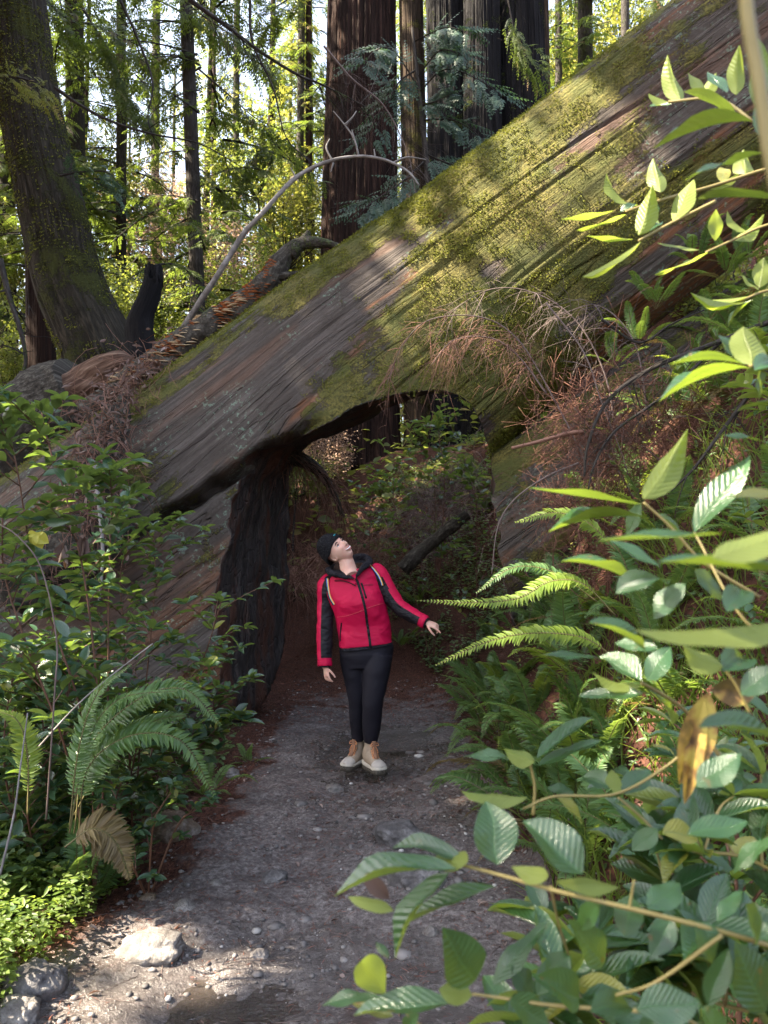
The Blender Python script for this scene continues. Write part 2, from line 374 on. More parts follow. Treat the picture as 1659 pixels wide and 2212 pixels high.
def mk_ground():
    k = M('forest_floor_and_trail'); g = k.geo(); pw = k.attr('path'); wt = k.attr('wet')
    n1 = k.noise(g, 3.2, 5, .6); n2 = k.noise(g, 38, 5, .7); n3 = k.noise(g, 130, 3, .6)
    dirt = k.ramp(n2, [(.3, (.045, .036, .034)), (.5, (.135, .115, .110)), (.7, (.28, .25, .24))])
    dirt = k.mix(k.rng(n1, .4, .68, 0, .6), dirt, (.055, .043, .042))
    pb = k.vor(g, 55); pbc = k.vor(g, 55, 'F1', 'Color')
    pv = k.N('ShaderNodeSeparateXYZ', Vector=pbc).outputs[0]
    peb = k.math('MULTIPLY', k.rng(pb, .16, .3, 1, 0), k.rng(pv, .72, .85))
    dirt = k.mix(k.math('MULTIPLY', peb, .45), dirt, (.30, .275, .265))
    duff = k.ramp(k.noise(k.scale(g, 60, 25, 60), 1.0, 4, .7), [(.35, (.022, .010, .008)), (.55, (.075, .032, .022)), (.72, (.16, .075, .05))])
    ed = k.rng(k.math('ADD', pw, k.math('MULTIPLY', k.math('SUBTRACT', n1, .5), 2.2)), .45, .85)
    col = k.mix(ed, duff, dirt)
    wet = k.rng(k.math('ADD', wt, k.math('MULTIPLY', k.math('SUBTRACT', k.noise(g, 5, 5, .65), .5), 1.3)), .40, .62)
    col = k.mix(k.math('MULTIPLY', wet, .5), col, (.045, .038, .036))
    ro = k.rng(wet, 0, 1, .8, .22)
    h = k.math('ADD', k.math('MULTIPLY', n2, 1.0), k.math('ADD', k.math('MULTIPLY', n3, .5), k.math('MULTIPLY', peb, .5)))
    return k.out(k.pb(col, ro, k.bump(h, .85, .013), k.rng(wet, 0, 1, .15, .7)))
MT['ground'] = mk_ground()
wet = np.exp(-(((X + .55) / 1.1) ** 2 + ((Y - 2.6) / .8) ** 2)) * 1.1 + .85 * np.exp(-(((X) / .75) ** 2 + ((Y - 6.4) / 1.0) ** 2)) + .55 * np.exp(-(((X + .1) / .5) ** 2 + ((Y - 4.6) / 1.0) ** 2))
g = add('ground', np.stack([X, Y, Z], -1).reshape(-1, 3), Q, MT['ground'], attrs={'path': pathw(X, Y).ravel(), 'wet': wet.ravel()})
tag(g, 'trampled earth trail and forest floor under the logs and plants', None, None, 'structure')
def puddle(cx, cy, rx, ry, dz, label):
    a = np.linspace(0, 2 * np.pi, 49)[:-1]; V = [[0, 0, 0]]; zz = ground_z(cx, cy) + dz
    for q in (.5, 1.0):
        rr = 1 + .22 * np.sin(a * 3 + cx) + .12 * np.sin(a * 5 + 1)
        V += [[rx * q * math.cos(t) * r, ry * q * math.sin(t) * r, 0] for t, r in zip(a, rr)]
    n = 48; j = np.arange(n); k1 = (j + 1) % n
    T = np.stack([0 * j, 1 + j, 1 + k1], -1); Qq = np.stack([1 + j, 1 + n + j, 1 + n + k1, 1 + k1], -1)
    k = M('muddy_water'); nn = k.noise(k.scale(k.geo(), 34, 44, 1), 1.0, 3, .6); n2 = k.noise(k.scale(k.geo(), 12, 14, 1), 1.0, 2)
    m = k.out(k.mixs(.25, k.pb((.045, .036, .031), .06, k.bump(k.math('ADD', nn, n2), .8, .010), 1.0), k.N('ShaderNodeBsdfTransparent').outputs[0]))
    o = add('puddle', np.array(V) + [cx, cy, zz], [T, Qq], m); tag(o, label, None, None, 'structure')
puddle(-.52, 2.72, .70, .36, .011, 'thin rippled sheet of muddy water at the near end of the trail')
puddle(.10, 6.25, .15, .12, .022, 'small dark puddle on the trail behind the walker')
# ---------------------------------------------------------------- the two fallen logs and the tunnel
def log_grid(st, nu, nv, flat, seed, amp=1.0):
    U = np.array([P(a[0], a[1], d) for a, b, d in st]); Lw = np.array([P(b[0], b[1], d) for a, b, d in st])
    C = catmull((U + Lw) / 2, nu); Rr = catmull(np.linalg.norm(U - Lw, axis=1)[:, None] / 2, nu)[:, 0]
    S = catmull(U - Lw, nu); T = nrm(np.gradient(C, axis=0)); S = nrm(S - T * np.sum(S * T, -1, keepdims=True)); D = np.cross(T, S)
    D *= np.sign(-D[:, 1:2])  # towards the viewer
    a = np.linspace(0, 2 * np.pi, nv + 1)[:-1]
    L = np.concatenate([[0], np.cumsum(np.linalg.norm(np.diff(C, axis=0), axis=1))])
    Lg = L[:, None] + 0 * a[None]; ca = np.cos(a)[None] + 0 * L[:, None]; sa = np.sin(a)[None] + 0 * L[:, None]
    q = np.stack([Lg * .25, ca * 1.8, sa * 1.8], -1)
    q2 = np.stack([Lg * .35, ca * 9, sa * 9], -1); q3 = np.stack([Lg * 1.2, ca * 30, sa * 30], -1)
    d = fbm(q, 2, seed) * .09 - np.abs(fbm(q2, 4, seed + 5)) * .026 + fbm(q3, 4, seed + 9) * .014
    cr = fbm(np.stack([Lg * .14, ca * 3.6, sa * 3.6], -1), 2, seed + 20)
    d -= .045 * np.exp(-(cr / .012) ** 2) + .018 * np.exp(-((cr - .3) / .03) ** 2)
    d = d * amp
    rr = Rr[:, None] + d
    box = .8
    cx = np.sign(ca) * np.abs(ca) ** box; sx = np.sign(sa) * np.abs(sa) ** box
    V = C[:, None] + S[:, None] * (cx * rr)[..., None] + D[:, None] * (sx * rr * flat)[..., None]
    if seed == 1:  # the long split: the lower side sits further back than the upper one
        W = V - CAM; b_ = (W[..., 2] * math.cos(TH) - W[..., 1] * math.sin(TH)) / (W[..., 1] * math.cos(TH) + W[..., 2] * math.sin(TH)); px = 829.5 + F * W[..., 0] / (W[..., 1] * math.cos(TH) + W[..., 2] * math.sin(TH)); py = 1106 - F * b_
        ln = np.interp(px, [-200, 200, 290, 400, 500, 560, 640, 700], [1440, 1200, 1140, 1073, 1008, 968, 925, 900]) + 5 * vn(np.stack([px / 30, 0 * px, 0 * px], -1), 4)
        dd = py - ln; fr = (sa > -.1) * sm(-px, -720, -560) * sm(px, 150, 260)
        V[..., 1] += fr * (.16 * sm(dd, -2, 5) * (1 - sm(dd, 120, 380)) + .32 * np.exp(-((dd - 10) / (9 * sm(px, 180, 450) + 2)) ** 2))
    return C, Rr, S, D, V, L, a
def close_grid(V):
    nu, nv = V.shape[:2]; i = np.arange(nu - 1)[:, None] * nv; j = np.arange(nv)[None]; k = (j + 1) % nv
    Q = np.stack([i + j, i + k, i + nv + k, i + nv + j], -1).reshape(-1, 4)
    c = nu * nv; j = np.arange(nv); k = (j + 1) % nv
    T = np.vstack([np.stack([k, j, 0 * j + c], -1), np.stack([(nu - 1) * nv + j, (nu - 1) * nv + k, 0 * j + c + 1], -1)])
    return Q, T
# tunnel cutter: outline of the opening on the face of the logs, in photo pixels with distances, pushed back along the trail
TD = np.array([.21, 1.0, .21])
OUT = [(478, 1720, 6.2), (476, 1600, 6.2), (474, 1420, 6.2), (478, 1250, 6.2), (484, 1100, 6.15), (497, 1035, 6.05), (530, 985, 6.0), (600, 958, 6.0), (700, 918, 6.0), (780, 875, 5.95), (860, 850, 5.9), (940, 845, 5.9), (1000, 862, 5.9), (1030, 905, 5.9), (1048, 985, 5.95), (1056, 1060, 6.0), (1072, 1150, 6.05), (1095, 1300, 6.1), (1110, 1500, 6.1), (1110, 1720, 6.1)]
op = catmull(np.array([P(*o) for o in OUT]), 150)
ts = np.linspace(-2.6, 4.0, 110)
CV = op[:, None] + TD[None, None] * ts[None, :, None] * np.array([1, 1, 1.0])
# inside wall is uneven
cen = op.mean(0); rad = nrm(op - cen)[:, None]
nz = fbm(CV * np.array([2.2, 1.6, 1.6]), 4, 77) * .09 + fbm(CV * np.array([8, 8, 1.2]), 4, 78) * .03 + fbm(CV * 7, 4, 79) * .06
CV = CV + rad * nz[..., None] * (1 - .7 * sm(op[:, 2], 2.1, 2.6))[:, None, None]
# walls keep to the vertical: no rise below head height
fz = sm(op[:, 2], .6, 2.2)[:, None]
CV[..., 2] -= TD[2] * ts[None] * (1 - fz)
n1, n2 = CV.shape[:2]
cutV = CV.reshape(-1, 3); j = np.arange(n1)[:, None] * n2; kk = (np.arange(n1)[:, None] + 1) % n1 * n2; t_ = np.arange(n2 - 1)[None]
cutQ = np.stack([j + t_, j + t_ + 1, kk + t_ + 1, kk + t_], -1).reshape(-1, 4)
cm = bpy.data.meshes.new('cutter')
fl = [tuple(int(c) for c in r) for r in cutQ] + [tuple(int(c) for c in (np.arange(n1) * n2))[::-1][::-1], tuple(int(c) for c in (np.arange(n1) * n2 + n2 - 1))[::-1]]
cm.from_pydata([tuple(map(float, v)) for v in cutV], [], fl)
import bmesh
bm = bmesh.new(); bm.from_mesh(cm); bmesh.ops.recalc_face_normals(bm, faces=bm.faces); bm.to_mesh(cm); bm.free()
cm.materials.append(MT['log']); cm.materials.append(MT['char'])
for p_ in cm.polygons: p_.material_index = 1; p_.use_smooth = True
cutter = link('cutter', cm)
def make_log(name, st, nu, nv, flat, seed, mossf, rotf, label, cat):
    C, Rr, S, D, V, L, a = log_grid(st, nu, nv, flat, seed)
    moss = mossf(V, L[:, None] + 0 * a[None], a[None] + 0 * L[:, None]); rot = rotf(V, L[:, None] + 0 * a[None], a[None] + 0 * L[:, None])
    Q, T = close_grid(V); VV = np.vstack([V.reshape(-1, 3), C[:1], C[-1:]])
    uvL = (L[:, None] + 0 * a[None]).ravel(); uvA = (np.minimum(a, 2 * np.pi - a)[None] * Rr.mean() + 0 * L[:, None] + np.where(a < np.pi, 0, 9.3)[None] * 0).ravel()
    uv = np.vstack([np.stack([uvL, uvA], -1), [[0, 0], [0, 0]]])
    m = mesh(name, VV, [Q, T], [MT['log'], MT['char']], uv=uv, attrs={'moss': np.append(moss.ravel(), [0, 0]), 'rot': np.append(rot.ravel(), [0, 0])})
    bm = bmesh.new(); bm.from_mesh(m); bmesh.ops.recalc_face_normals(bm, faces=bm.faces); bm.to_mesh(m); bm.free()
    o = link(name, m)
    b = o.modifiers.new('b', 'BOOLEAN'); b.object = cutter; b.operation = 'DIFFERENCE'; b.solver = 'EXACT'; b.use_self = False
    try: b.material_mode = 'INDEX'
    except Exception: pass
    dg = bpy.context.evaluated_depsgraph_get(); me = bpy.data.meshes.new_from_object(o.evaluated_get(dg))
    me.name = name; o.modifiers.clear(); o.data = me
    # thing: Empty at its base with the trunk as its mesh
    tag(o, label, cat)
    return o, (C, Rr, S, D, V, L, a, moss)
SA = [((-300, 1280), (121, 1863), 7.3), ((0, 1065), (415, 1640), 7.15), ((330, 828), (734, 1387), 6.95), ((600, 637), (939, 1107), 6.75), ((830, 478), (1146, 915), 6.6), ((1000, 350), (1307, 778), 6.4), ((1400, 46), (1710, 478), 5.85), ((1900, -340), (2228, 114), 5.2), ((2300, -640), (2640, -170), 4.8)]
def mossA(V, L, a):
    x = V[..., 0]; up = np.cos(a)  # 1 on the upper side
    n = fbm(np.stack([L * .9, np.cos(a) * 3.2, np.sin(a) * 3.2], -1), 4, 3)
    t = .17 + .24 * sm(x, -.9, .6) + .95 * n + .42 * sm(up, .35, .85) + .30 * sm(-x, -.3, .6) * sm(up, .42, .8) * sm(x, -2.6, -1.8) + .30 * np.exp(-((x - .95) / 1.0) ** 2) + .18 * sm(x, -.6, 1.2) * sm(-up, -.2, .8) - .10 * sm(x, 1.4, 2.2) + .35 * sm(x, 2.2, 2.6) * sm(up, .3, .8)
    return np.clip(t, 0, 1.2)
def rotA(V, L, a):
    up = np.cos(a); x = V[..., 0]
    n = fbm(np.stack([L * .7, np.cos(a) * 5, np.sin(a) * 5], -1), 3, 41)
    return np.clip(sm(n, .1, .35) * (.3 + .6 * sm(-up, .0, .5)) + .9 * sm(-up, .62, .85) * sm(x, 1.2, 1.9), 0, 1)
logA, dA = make_log('fallen_log', SA, 680, 560, .62, 1, mossA, rotA, 'massive mossy redwood trunk fallen across the trail, with a charred tunnel cut through it', 'fallen log')
SB2 = [((900, 1100), (1000, 1420), 6.7), ((1050, 985), (1150, 1310), 6.6), ((1180, 898), (1290, 1200), 6.5), ((1400, 750), (1500, 1020), 6.35), ((1700, 560), (1800, 810), 6.2)]
def mossB(V, L, a):
    n = fbm(np.stack([L * .9, np.cos(a) * 3.2, np.sin(a) * 3.2], -1), 4, 63)
    return np.clip(.12 + .8 * n + .2 * sm(np.cos(a), .3, .9), 0, 1)
def rotB(V, L, a):
    n = fbm(np.stack([L * .7, np.cos(a) * 5, np.sin(a) * 5], -1), 3, 71)
    return np.clip(sm(n, -.05, .35) * .7 * (1 - sm(V[..., 0], .8, 1.6)), 0, 1)
logC, dC = make_log('fallen_log', SB2, 330, 300, .56, 33, lambda V, L, a: mossB(V, L, a) + .35, rotB, 'half buried lower log at the right mouth of the tunnel under the dead brush', 'fallen log')
bpy.data.objects.remove(cutter)
# living moss tufts on the upper log
def inside_cut(p):
    # signed test against the opening outline moved along the trail direction
    t = (p[:, 1] - 6.0)
    q = np.stack([p[:, 0] - TD[0] * t, p[:, 2] - TD[2] * t * sm(p[:, 2], .6, 2.2)], -1)
    poly = op[:, [0, 2]]; ins = np.zeros(len(p), bool); n = len(poly)
    for i_ in range(n):
        x1, y1 = poly[i_]; x2, y2 = poly[(i_ + 1) % n]
        c = ((y1 > q[:, 1]) != (y2 > q[:, 1])) & (q[:, 0] < (x2 - x1) * (q[:, 1] - y1) / (y2 - y1 + 1e-12) + x1)
        ins ^= c
    return ins
MT['moss'] = leaf_mat('living_moss', (.05, .06, .010), (.20, .20, .035), (.25, .26, .03), .8, .25, spec=.15)
C, Rr, S, D, V, L, a, moss = dA
nu, nv = V.shape[:2]; N = 620000
iu = R.integers(2, nu - 2, N); iv = R.integers(0, nv, N)
wgt = moss[iu, iv] + fbm(V[iu, iv] * np.array([9, 9, 9]), 3, 8) * 1.0
ok = (wgt > .82) & (np.sin(a[iv]) > -.35) & (V[iu, iv][:, 0] < 3.6)
ok[ok] &= ~inside_cut(V[iu[ok], iv[ok]])
iu, iv = iu[ok], iv[ok]; pos = V[iu, iv] + R.normal(0, .006, (len(iu), 3))
nn = nrm(V[iu, iv] - C[iu]); pos = pos + nn * (.022 * R.random((len(pos), 1)) * np.clip(fbm(pos * 7, 2, 15)[:, None] + .35, 0, 1))
ax = nrm(nn * .55 + np.array([0, 0, -.6]) + R.normal(0, .6, nn.shape)); mb = MB()
scatter(mb, RH, pos, ax, nrm(nn + R.normal(0, .4, nn.shape)), .009 + .016 * R.random(len(pos)), .005 + .006 * R.random(len(pos)))
mo = mb.build('moss', MT['moss'], logA)
print('moss tufts', len(pos), 'logA faces', len(logA.data.polygons))
# ---------------------------------------------------------------- trees
def trunk_disp(seed, fl=.05, nf=9, flare=0.0, H=8.0):
    def f(V, L, a, r):
        q = np.stack([np.cos(a) * nf * .5, np.sin(a) * nf * .5, L * .22], -1)
        d = -np.abs(fbm(q, 3, seed)) * fl * 2 + fbm(q * 3, 3, seed + 3) * fl * .5
        rt = flare * np.exp(-L / .55) * (1 + .35 * np.sin(a * 5 + seed) + .2 * np.sin(a * 8))
        return 1 + d + rt
    return f
def trunk(mb, pts, r0, r1, n=50, ns=40, seed=1, fl=.05, nf=9, flare=0.0, mi=0):
    C = catmull(pts, n); V, Q, T, uv = sweep(C, np.linspace(r0, r1, n), ns, trunk_disp(seed, fl, nf, flare)); mb.put(V, Q, T, uv, 0, mi); return C
def stand(px, py, d):  # the ground point below photo pixel column px at distance d
    p = P(px, py, d); p[2] = hgt(p[0], p[1]) - .1; return p
def tree_trunk(pxs, wpx, d, mat, seed, top=None, fl=.05, nf=9, flare=.25, ns=40, n=60, parent=None, extra=5.0):
    """pxs: list of (px, py) from base up; the trunk goes on up out of the frame"""
    pts = [P(x, y, d) for x, y in pxs]
    b = pts[0].copy(); b[2] = min(b[2], hgt(b[0], b[1]) - .15)
    if b[2] < pts[0][2] - .2: pts = [b] + pts
    if top is None:
        v = nrm(pts[-1] - pts[-2]); pts.append(pts[-1] + v * extra)
    rr = wpx / 2 / F * d
    mb = MB(); trunk(mb, pts, rr * 1.08, rr * .8, n, ns, seed, fl, nf, flare)
    return mb, pts
# needle spray: flat twig with paired needles
def spray_tpl(n=9, droop=.25, ang=55, ll=.34):
    V = []; Q = []; U = []; k = 0
    for i_ in range(n):
        s = (i_ + .5) / n; l = ll * (1 - .75 * s ** 1.5) * (.75 + .25 * math.sin(i_ * 2.1))
        for sg in (-1, 1):
            a_ = math.radians(ang - 25 * s); w_ = .035
            b0 = np.array([s, 0, -droop * s * s]); dv = np.array([math.cos(a_), sg * math.sin(a_), -.25]); pr = np.array([-sg * math.sin(a_), math.cos(a_), 0]) * w_ * 1.3
            mid = b0 + dv * l * .5; tip = b0 + dv * l + [0, 0, -.12 * l]
            V += [b0, mid + pr * sg, tip, mid - pr * sg]; Q.append([k, k + 1, k + 2, k + 3]); U += [[s, .5]] * 4; k += 4
    V += [[0, -.012, 0], [1.05, 0, -droop * 1.1], [0, .012, 0], [0, 0, .01]]; Q.append([k, k + 1, k + 2, k + 3]); U += [[0, 0]] * 4
    return np.array(V, float), np.array(Q), np.array(U, float)
SPR = spray_tpl(); SPR2 = spray_tpl(7, .12, 60, .3)
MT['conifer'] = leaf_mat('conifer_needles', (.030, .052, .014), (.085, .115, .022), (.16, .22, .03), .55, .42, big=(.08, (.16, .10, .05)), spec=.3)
MT['conifery'] = leaf_mat('sunny_conifer_needles', (.06, .085, .016), (.14, .15, .028), (.30, .30, .05), .55, .48, big=(.12, (.24, .15, .08)), spec=.3)  # brighter copy of the conifer needles, sunlight painted into the colour
MT['redneedle'] = leaf_mat('redwood_needles', (.022, .050, .034), (.050, .095, .055), (.08, .15, .05), .5, .3, spec=.4)
MT['pink'] = leaf_mat('dry_pinkish_leaves', (.20, .12, .085), (.40, .27, .20), (.45, .30, .20), .6, .45)
MT['broad'] = leaf_mat('broad_green_leaves', (.045, .075, .016), (.12, .15, .028), (.28, .32, .05), .5, .45, big=(.1, (.26, .2, .06)))
CRN = []
def crown_mesh(H, rmax, nb, seed, mat, zlo=.08, name='crown', sz=(.35, .6), dens=4.6, lowr=1.0):
    rs = np.random.default_rng(seed); mbc = MB(); P0 = []; A0 = []; N0 = []; L0 = []
    for b_ in range(nb):
        zf = zlo + (1 - zlo) * rs.random() ** .9; z = H * zf; az = rs.random() * 6.283
        Lb = rmax * (1 - .75 * zf) * (.6 + .5 * rs.random()) * lowr; dr = .25 + .45 * rs.random()
        dv = np.array([math.cos(az), math.sin(az), .15]); n_ = max(3, int(Lb * dens))
        t = np.linspace(.12, 1, 7); br = np.array([[0, 0, z]]) + dv[None] * (t * Lb)[:, None] + np.array([0, 0, -1])[None] * (dr * Lb * t ** 2)[:, None]
        V_, Q_, T_, uv_ = sweep(br, np.linspace(.028, .006, 7) * (Lb / 2), 3, cap=False); mbc.put(V_, Q_, None, uv_, 0, 1)
        side = np.cross(dv, [0, 0, 1])
        for i_ in range(n_):
            s = .15 + .85 * (i_ + rs.random()) / n_; p = np.array([0, 0, z]) + dv * s * Lb + np.array([0, 0, -dr * Lb * s * s])
            for sg in (-1, 1):
                if rs.random() < .12: continue
                P0.append(p); A0.append(dv * .6 + side * sg * (.9 + .4 * rs.random()) + np.array([0, 0, -.35 - .5 * rs.random()]) + rs.normal(0, .15, 3)); N0.append([rs.normal(0, .35), rs.normal(0, .35), 1]); L0.append(sz[0] + (sz[1] - sz[0]) * rs.random())
    L0 = np.array(L0); scatter(mbc, SPR, np.array(P0), np.array(A0), np.array(N0, float), L0, L0 * 1.0, rs.random(len(P0)))
    o = mbc.build(name, [mat, MT['thinbark']]); m_ = o.data; bpy.data.objects.remove(o); return m_
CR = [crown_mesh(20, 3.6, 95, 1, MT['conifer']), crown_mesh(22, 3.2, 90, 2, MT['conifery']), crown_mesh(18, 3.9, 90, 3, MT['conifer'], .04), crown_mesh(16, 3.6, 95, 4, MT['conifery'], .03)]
# shrub crown of broad leaves seen from afar
def clump_mesh(rx, rz, nl, seed, mat, ls=.09, name='foliage'):
    rs = np.random.default_rng(seed); mbc = MB(); nb = 26; cs = []
    for b_ in range(nb):
        d_ = nrm(np.array([rs.normal(), rs.normal(), abs(rs.normal()) * .9 + .15])); e = d_ * np.array([rx, rx, rz]) * (.45 + .6 * rs.random())
        tube(mbc, [np.array([0, 0, -.1]), e * .5 + rs.normal(0, .08, 3), e], .02, .004, 6, 3, 0, 1); cs.append(e)
    cs = np.array(cs); c = cs[rs.integers(0, nb, nl)] * (1 - .45 * rs.random((nl, 1)) ** 2) + rs.normal(0, .16, (nl, 3)) * rx * .8
    ax = nrm(c * np.array([1, 1, .2]) + rs.normal(0, .5, (nl, 3)) + np.array([0, 0, -.25])); nm = nrm(np.array([0, 0, 1]) + rs.normal(0, .55, (nl, 3)))
    l = ls * (.6 + .8 * rs.random(nl)); scatter(mbc, RH, c, ax, nm, l, l * .5, rs.random(nl))
    o = mbc.build(name, [mat, MT['thinbark']]); m_ = o.data; bpy.data.objects.remove(o); return m_
G_BG = 'slim conifers standing beyond the fallen log'
# (base px, top px, width px, distance, label) the trunks one can tell apart
TR = [
 (262, 262, 24, 17, 'mossbark', 0, 'straight dark conifer left of centre with a lit shrubby edge, behind the black snag'),
 (440, 402, 34, 14, 'thinbark', 2, 'slim dark conifer leaning slightly left, standing behind the pale curved branch'),
 (170, 160, 46, 20, 'mossbark', 0, 'thick straight trunk in the haze right behind the mossy leaning tree'),
 (640, 652, 18, 24, 'thinbark', 1, 'thin dark tree with sunny yellow sprays just left of the giant redwood'),
 (672, 664, 26, 28, 'mossbark', 3, 'pale mottled trunk nearly touching the left edge of the giant redwood'),
 (505, 512, 16, 30, 'thinbark', 1, 'faint thin trunk far off between the slim leaning conifer and the redwood'),
 (1212, 1206, 17, 22, 'thinbark', 0, 'thin reddish trunk just right of the burnt redwood cluster'),
 (1266, 1264, 36, 18, 'mossbark', 2, 'straight brown trunk rising behind the top of the mossy log'),
 (1352, 1350, 20, 23, 'thinbark', 1, 'narrow grey trunk furthest right behind the mossy log'),
 (92, 80, 30, 15, 'redwood', 2, 'dark reddish trunk hidden behind the mossy leaning tree'),
 (330, 338, 20, 33, 'thinbark', 3, 'far thin trunk glimpsed through sunny foliage right of the dark straight conifer'),
 (585, 590, 14, 36, 'thinbark', 1, 'very thin far trunk amid yellow foliage above the fungus covered limb'),
 (20, 10, 40, 24, 'mossbark', 0, 'trunk at the far left edge half hidden by the leaning tree'),
 (1140, 1130, 30, 30, 'mossbark', 3, 'trunk far behind the burnt redwood cluster'),
 (900, 896, 30, 26, 'mossred', 0, 'mossy trunk in the gap right of the giant redwood'),
]
for i_, (pb, pt, wp, d, mt, cv, lab) in enumerate(TR):
    mbt, pts = tree_trunk([(pb, 960, ), (.5 * (pb + pt), 500), (pt, 0)], wp, d, mt, 100 + i_, ns=20, n=40, flare=.15, fl=.04)
    e = empty('conifer_tree', pts[0], lab, 'tree', G_BG)
    mbt.build('trunk', MT[mt], e)
    c = link('crown', CR[cv], e, loc=(0, 0, 1.0), rot=(0, 0, i_ * 1.7), sc=(.8 if d < 20 else 1.0) * (.75 if wp < 20 else 1))
# trees further back, whose trunks hardly show
rs = np.random.default_rng(5); far = []
for i_ in range(62):
    d = 24 + 38 * rs.random(); x = (rs.random() - .5) * 1.35 * d
    far.append((x, d))
TRK = []
for s_ in range(3):
    mb = MB(); trunk(mb, [[0, 0, -.6], [.1, 0, 9], [0, .1, 22]], .26 - .05 * s_, .06, 30, 14, 300 + s_, .05, 9, .2); o = mb.build('trunk', MT[['mossbark', 'thinbark', 'redwood'][s_]]); TRK.append(o.data); bpy.data.objects.remove(o)
for i_, (x, d) in enumerate(far):
    e = empty('conifer_tree', (x, d, float(hgt(x, d))), 'hazy conifer deep in the woods, one of many seen only as layered sprays', 'tree', 'conifers deep in the woods')
    e.rotation_euler = (0, 0, i_ * 2.3); s_ = .85 + .4 * rs.random(); e.scale = (s_, s_, s_)
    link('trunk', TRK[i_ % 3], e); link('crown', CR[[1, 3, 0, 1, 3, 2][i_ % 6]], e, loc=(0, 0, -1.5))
# giant redwood
mbt, pts = tree_trunk([(770, 1020), (777, 500), (782, 0)], 172, 17, 'redwood', 9, fl=.075, nf=44, flare=.22, ns=420, n=200, extra=8)
e = empty('redwood_tree', pts[0], 'giant redwood with furrowed reddish bark rising behind the middle of the log', 'tree'); mbt.build('trunk', MT['redwood'], e)
# burnt redwood cluster: fused stems, one tree
e = empty('redwood_tree', stand(1010, 500, 15.5), 'cluster of fused burnt black redwood stems with mossy edges behind the log', 'tree')
for (x0, x1, wp, d, mt, sd) in [(905, 888, 62, 16.5, 'mossred', 1), (985, 965, 110, 15.8, 'burnt', 2), (1050, 1040, 95, 15.2, 'burnt', 3), (1140, 1125, 115, 15.5, 'burnt', 4), (1178, 1165, 46, 16.2, 'mossred', 5)]:
    mbt, pts = tree_trunk([(x0, 900), (.5 * (x0 + x1), 450), (x1, 0)], wp, d, mt, 40 + sd, fl=.10, nf=26, flare=.15, ns=220, n=130, extra=8)
    mbt.build('stem', MT[mt], e)
# leaning mossy tree on the left
mbt, pts = tree_trunk([(262, 900), (215, 760), (150, 610), (105, 420), (60, 200), (35, 0)], 150, 9.6, 'mossbark', 21, fl=.055, nf=26, flare=.32, ns=150, n=150)
e = empty('leaning_tree', pts[0], 'thick mossy tree leaning left with rough bark at the top left', 'tree'); lt = mbt.build('trunk', MT['mossbark'], e)
mb = MB()
n_ = 26000; vv = np.array([v.co[:] for v in lt.data.vertices]) + np.array(e.location); ii = R.integers(0, len(vv), n_); pp = vv[ii]
kp = (fbm(pp * 2.2, 3, 55) + .35 * sm(pp[:, 2], 4, 6.5) > .12); pp = pp[kp]
scatter(mb, RH, pp, nrm(R.normal(0, .5, pp.shape) + [0, -.3, -.7]), rdir(len(pp)), .02 + .03 * R.random(len(pp)), .01 + .012 * R.random(len(pp)))
mb.build('moss', MT['moss'], e)
# reddish trunk just behind it
mbt, pts = tree_trunk([(90, 900), (86, 600), (80, 300)], 62, 10.6, 'redwood', 23, fl=.06, ns=60, n=80); e = empty('redwood_tree', pts[0], 'short dark reddish trunk standing close behind the mossy leaning tree', 'tree'); mbt.build('trunk', MT['redwood'], e)
# ---------------------------------------------------------------- sunny understorey behind the log
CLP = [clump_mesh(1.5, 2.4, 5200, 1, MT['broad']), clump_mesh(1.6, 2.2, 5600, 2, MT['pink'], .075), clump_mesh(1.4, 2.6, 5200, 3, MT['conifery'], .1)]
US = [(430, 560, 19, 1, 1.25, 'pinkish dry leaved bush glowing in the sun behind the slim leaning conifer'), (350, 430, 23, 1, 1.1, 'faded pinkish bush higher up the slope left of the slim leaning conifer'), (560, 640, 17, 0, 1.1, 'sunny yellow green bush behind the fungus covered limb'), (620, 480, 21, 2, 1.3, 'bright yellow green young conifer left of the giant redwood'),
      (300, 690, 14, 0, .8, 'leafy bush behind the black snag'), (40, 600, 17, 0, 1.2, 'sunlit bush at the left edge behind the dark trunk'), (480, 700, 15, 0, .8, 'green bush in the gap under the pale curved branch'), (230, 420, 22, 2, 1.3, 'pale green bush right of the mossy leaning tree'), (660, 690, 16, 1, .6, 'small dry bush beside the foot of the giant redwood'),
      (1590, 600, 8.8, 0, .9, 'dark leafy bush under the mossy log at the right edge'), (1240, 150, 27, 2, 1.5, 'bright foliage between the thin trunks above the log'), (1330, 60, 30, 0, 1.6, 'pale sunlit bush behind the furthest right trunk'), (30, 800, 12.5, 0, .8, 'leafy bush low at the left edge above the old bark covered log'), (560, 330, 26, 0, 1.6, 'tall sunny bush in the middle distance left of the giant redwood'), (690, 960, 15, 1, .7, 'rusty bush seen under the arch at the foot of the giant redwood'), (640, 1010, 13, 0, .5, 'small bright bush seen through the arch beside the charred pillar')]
for i_, (x, y, d, v, s_, lab) in enumerate(US):
    p = P(x, y, d); e = empty('bush', (p[0], p[1], p[2] - 1.0 * s_), lab, 'bush', 'bushes in the sunny woods behind the log'); e.scale = (s_,) * 3; e.rotation_euler = (0, 0, i_)
    link('foliage', CLP[v], e)
    if p[2] - 1.0 * s_ - hgt(p[0], p[1]) > .2:
        mb = MB(); h_ = (p[2] - s_ - float(hgt(p[0], p[1]))) / s_; mb2 = tube(mb, [[0, 0, -h_ - .2], [.1, .05, -h_ * .5], [0, 0, .1]], .05, .03, 8, 6); so = mb.build('stem', MT['thinbark']); so.parent = e
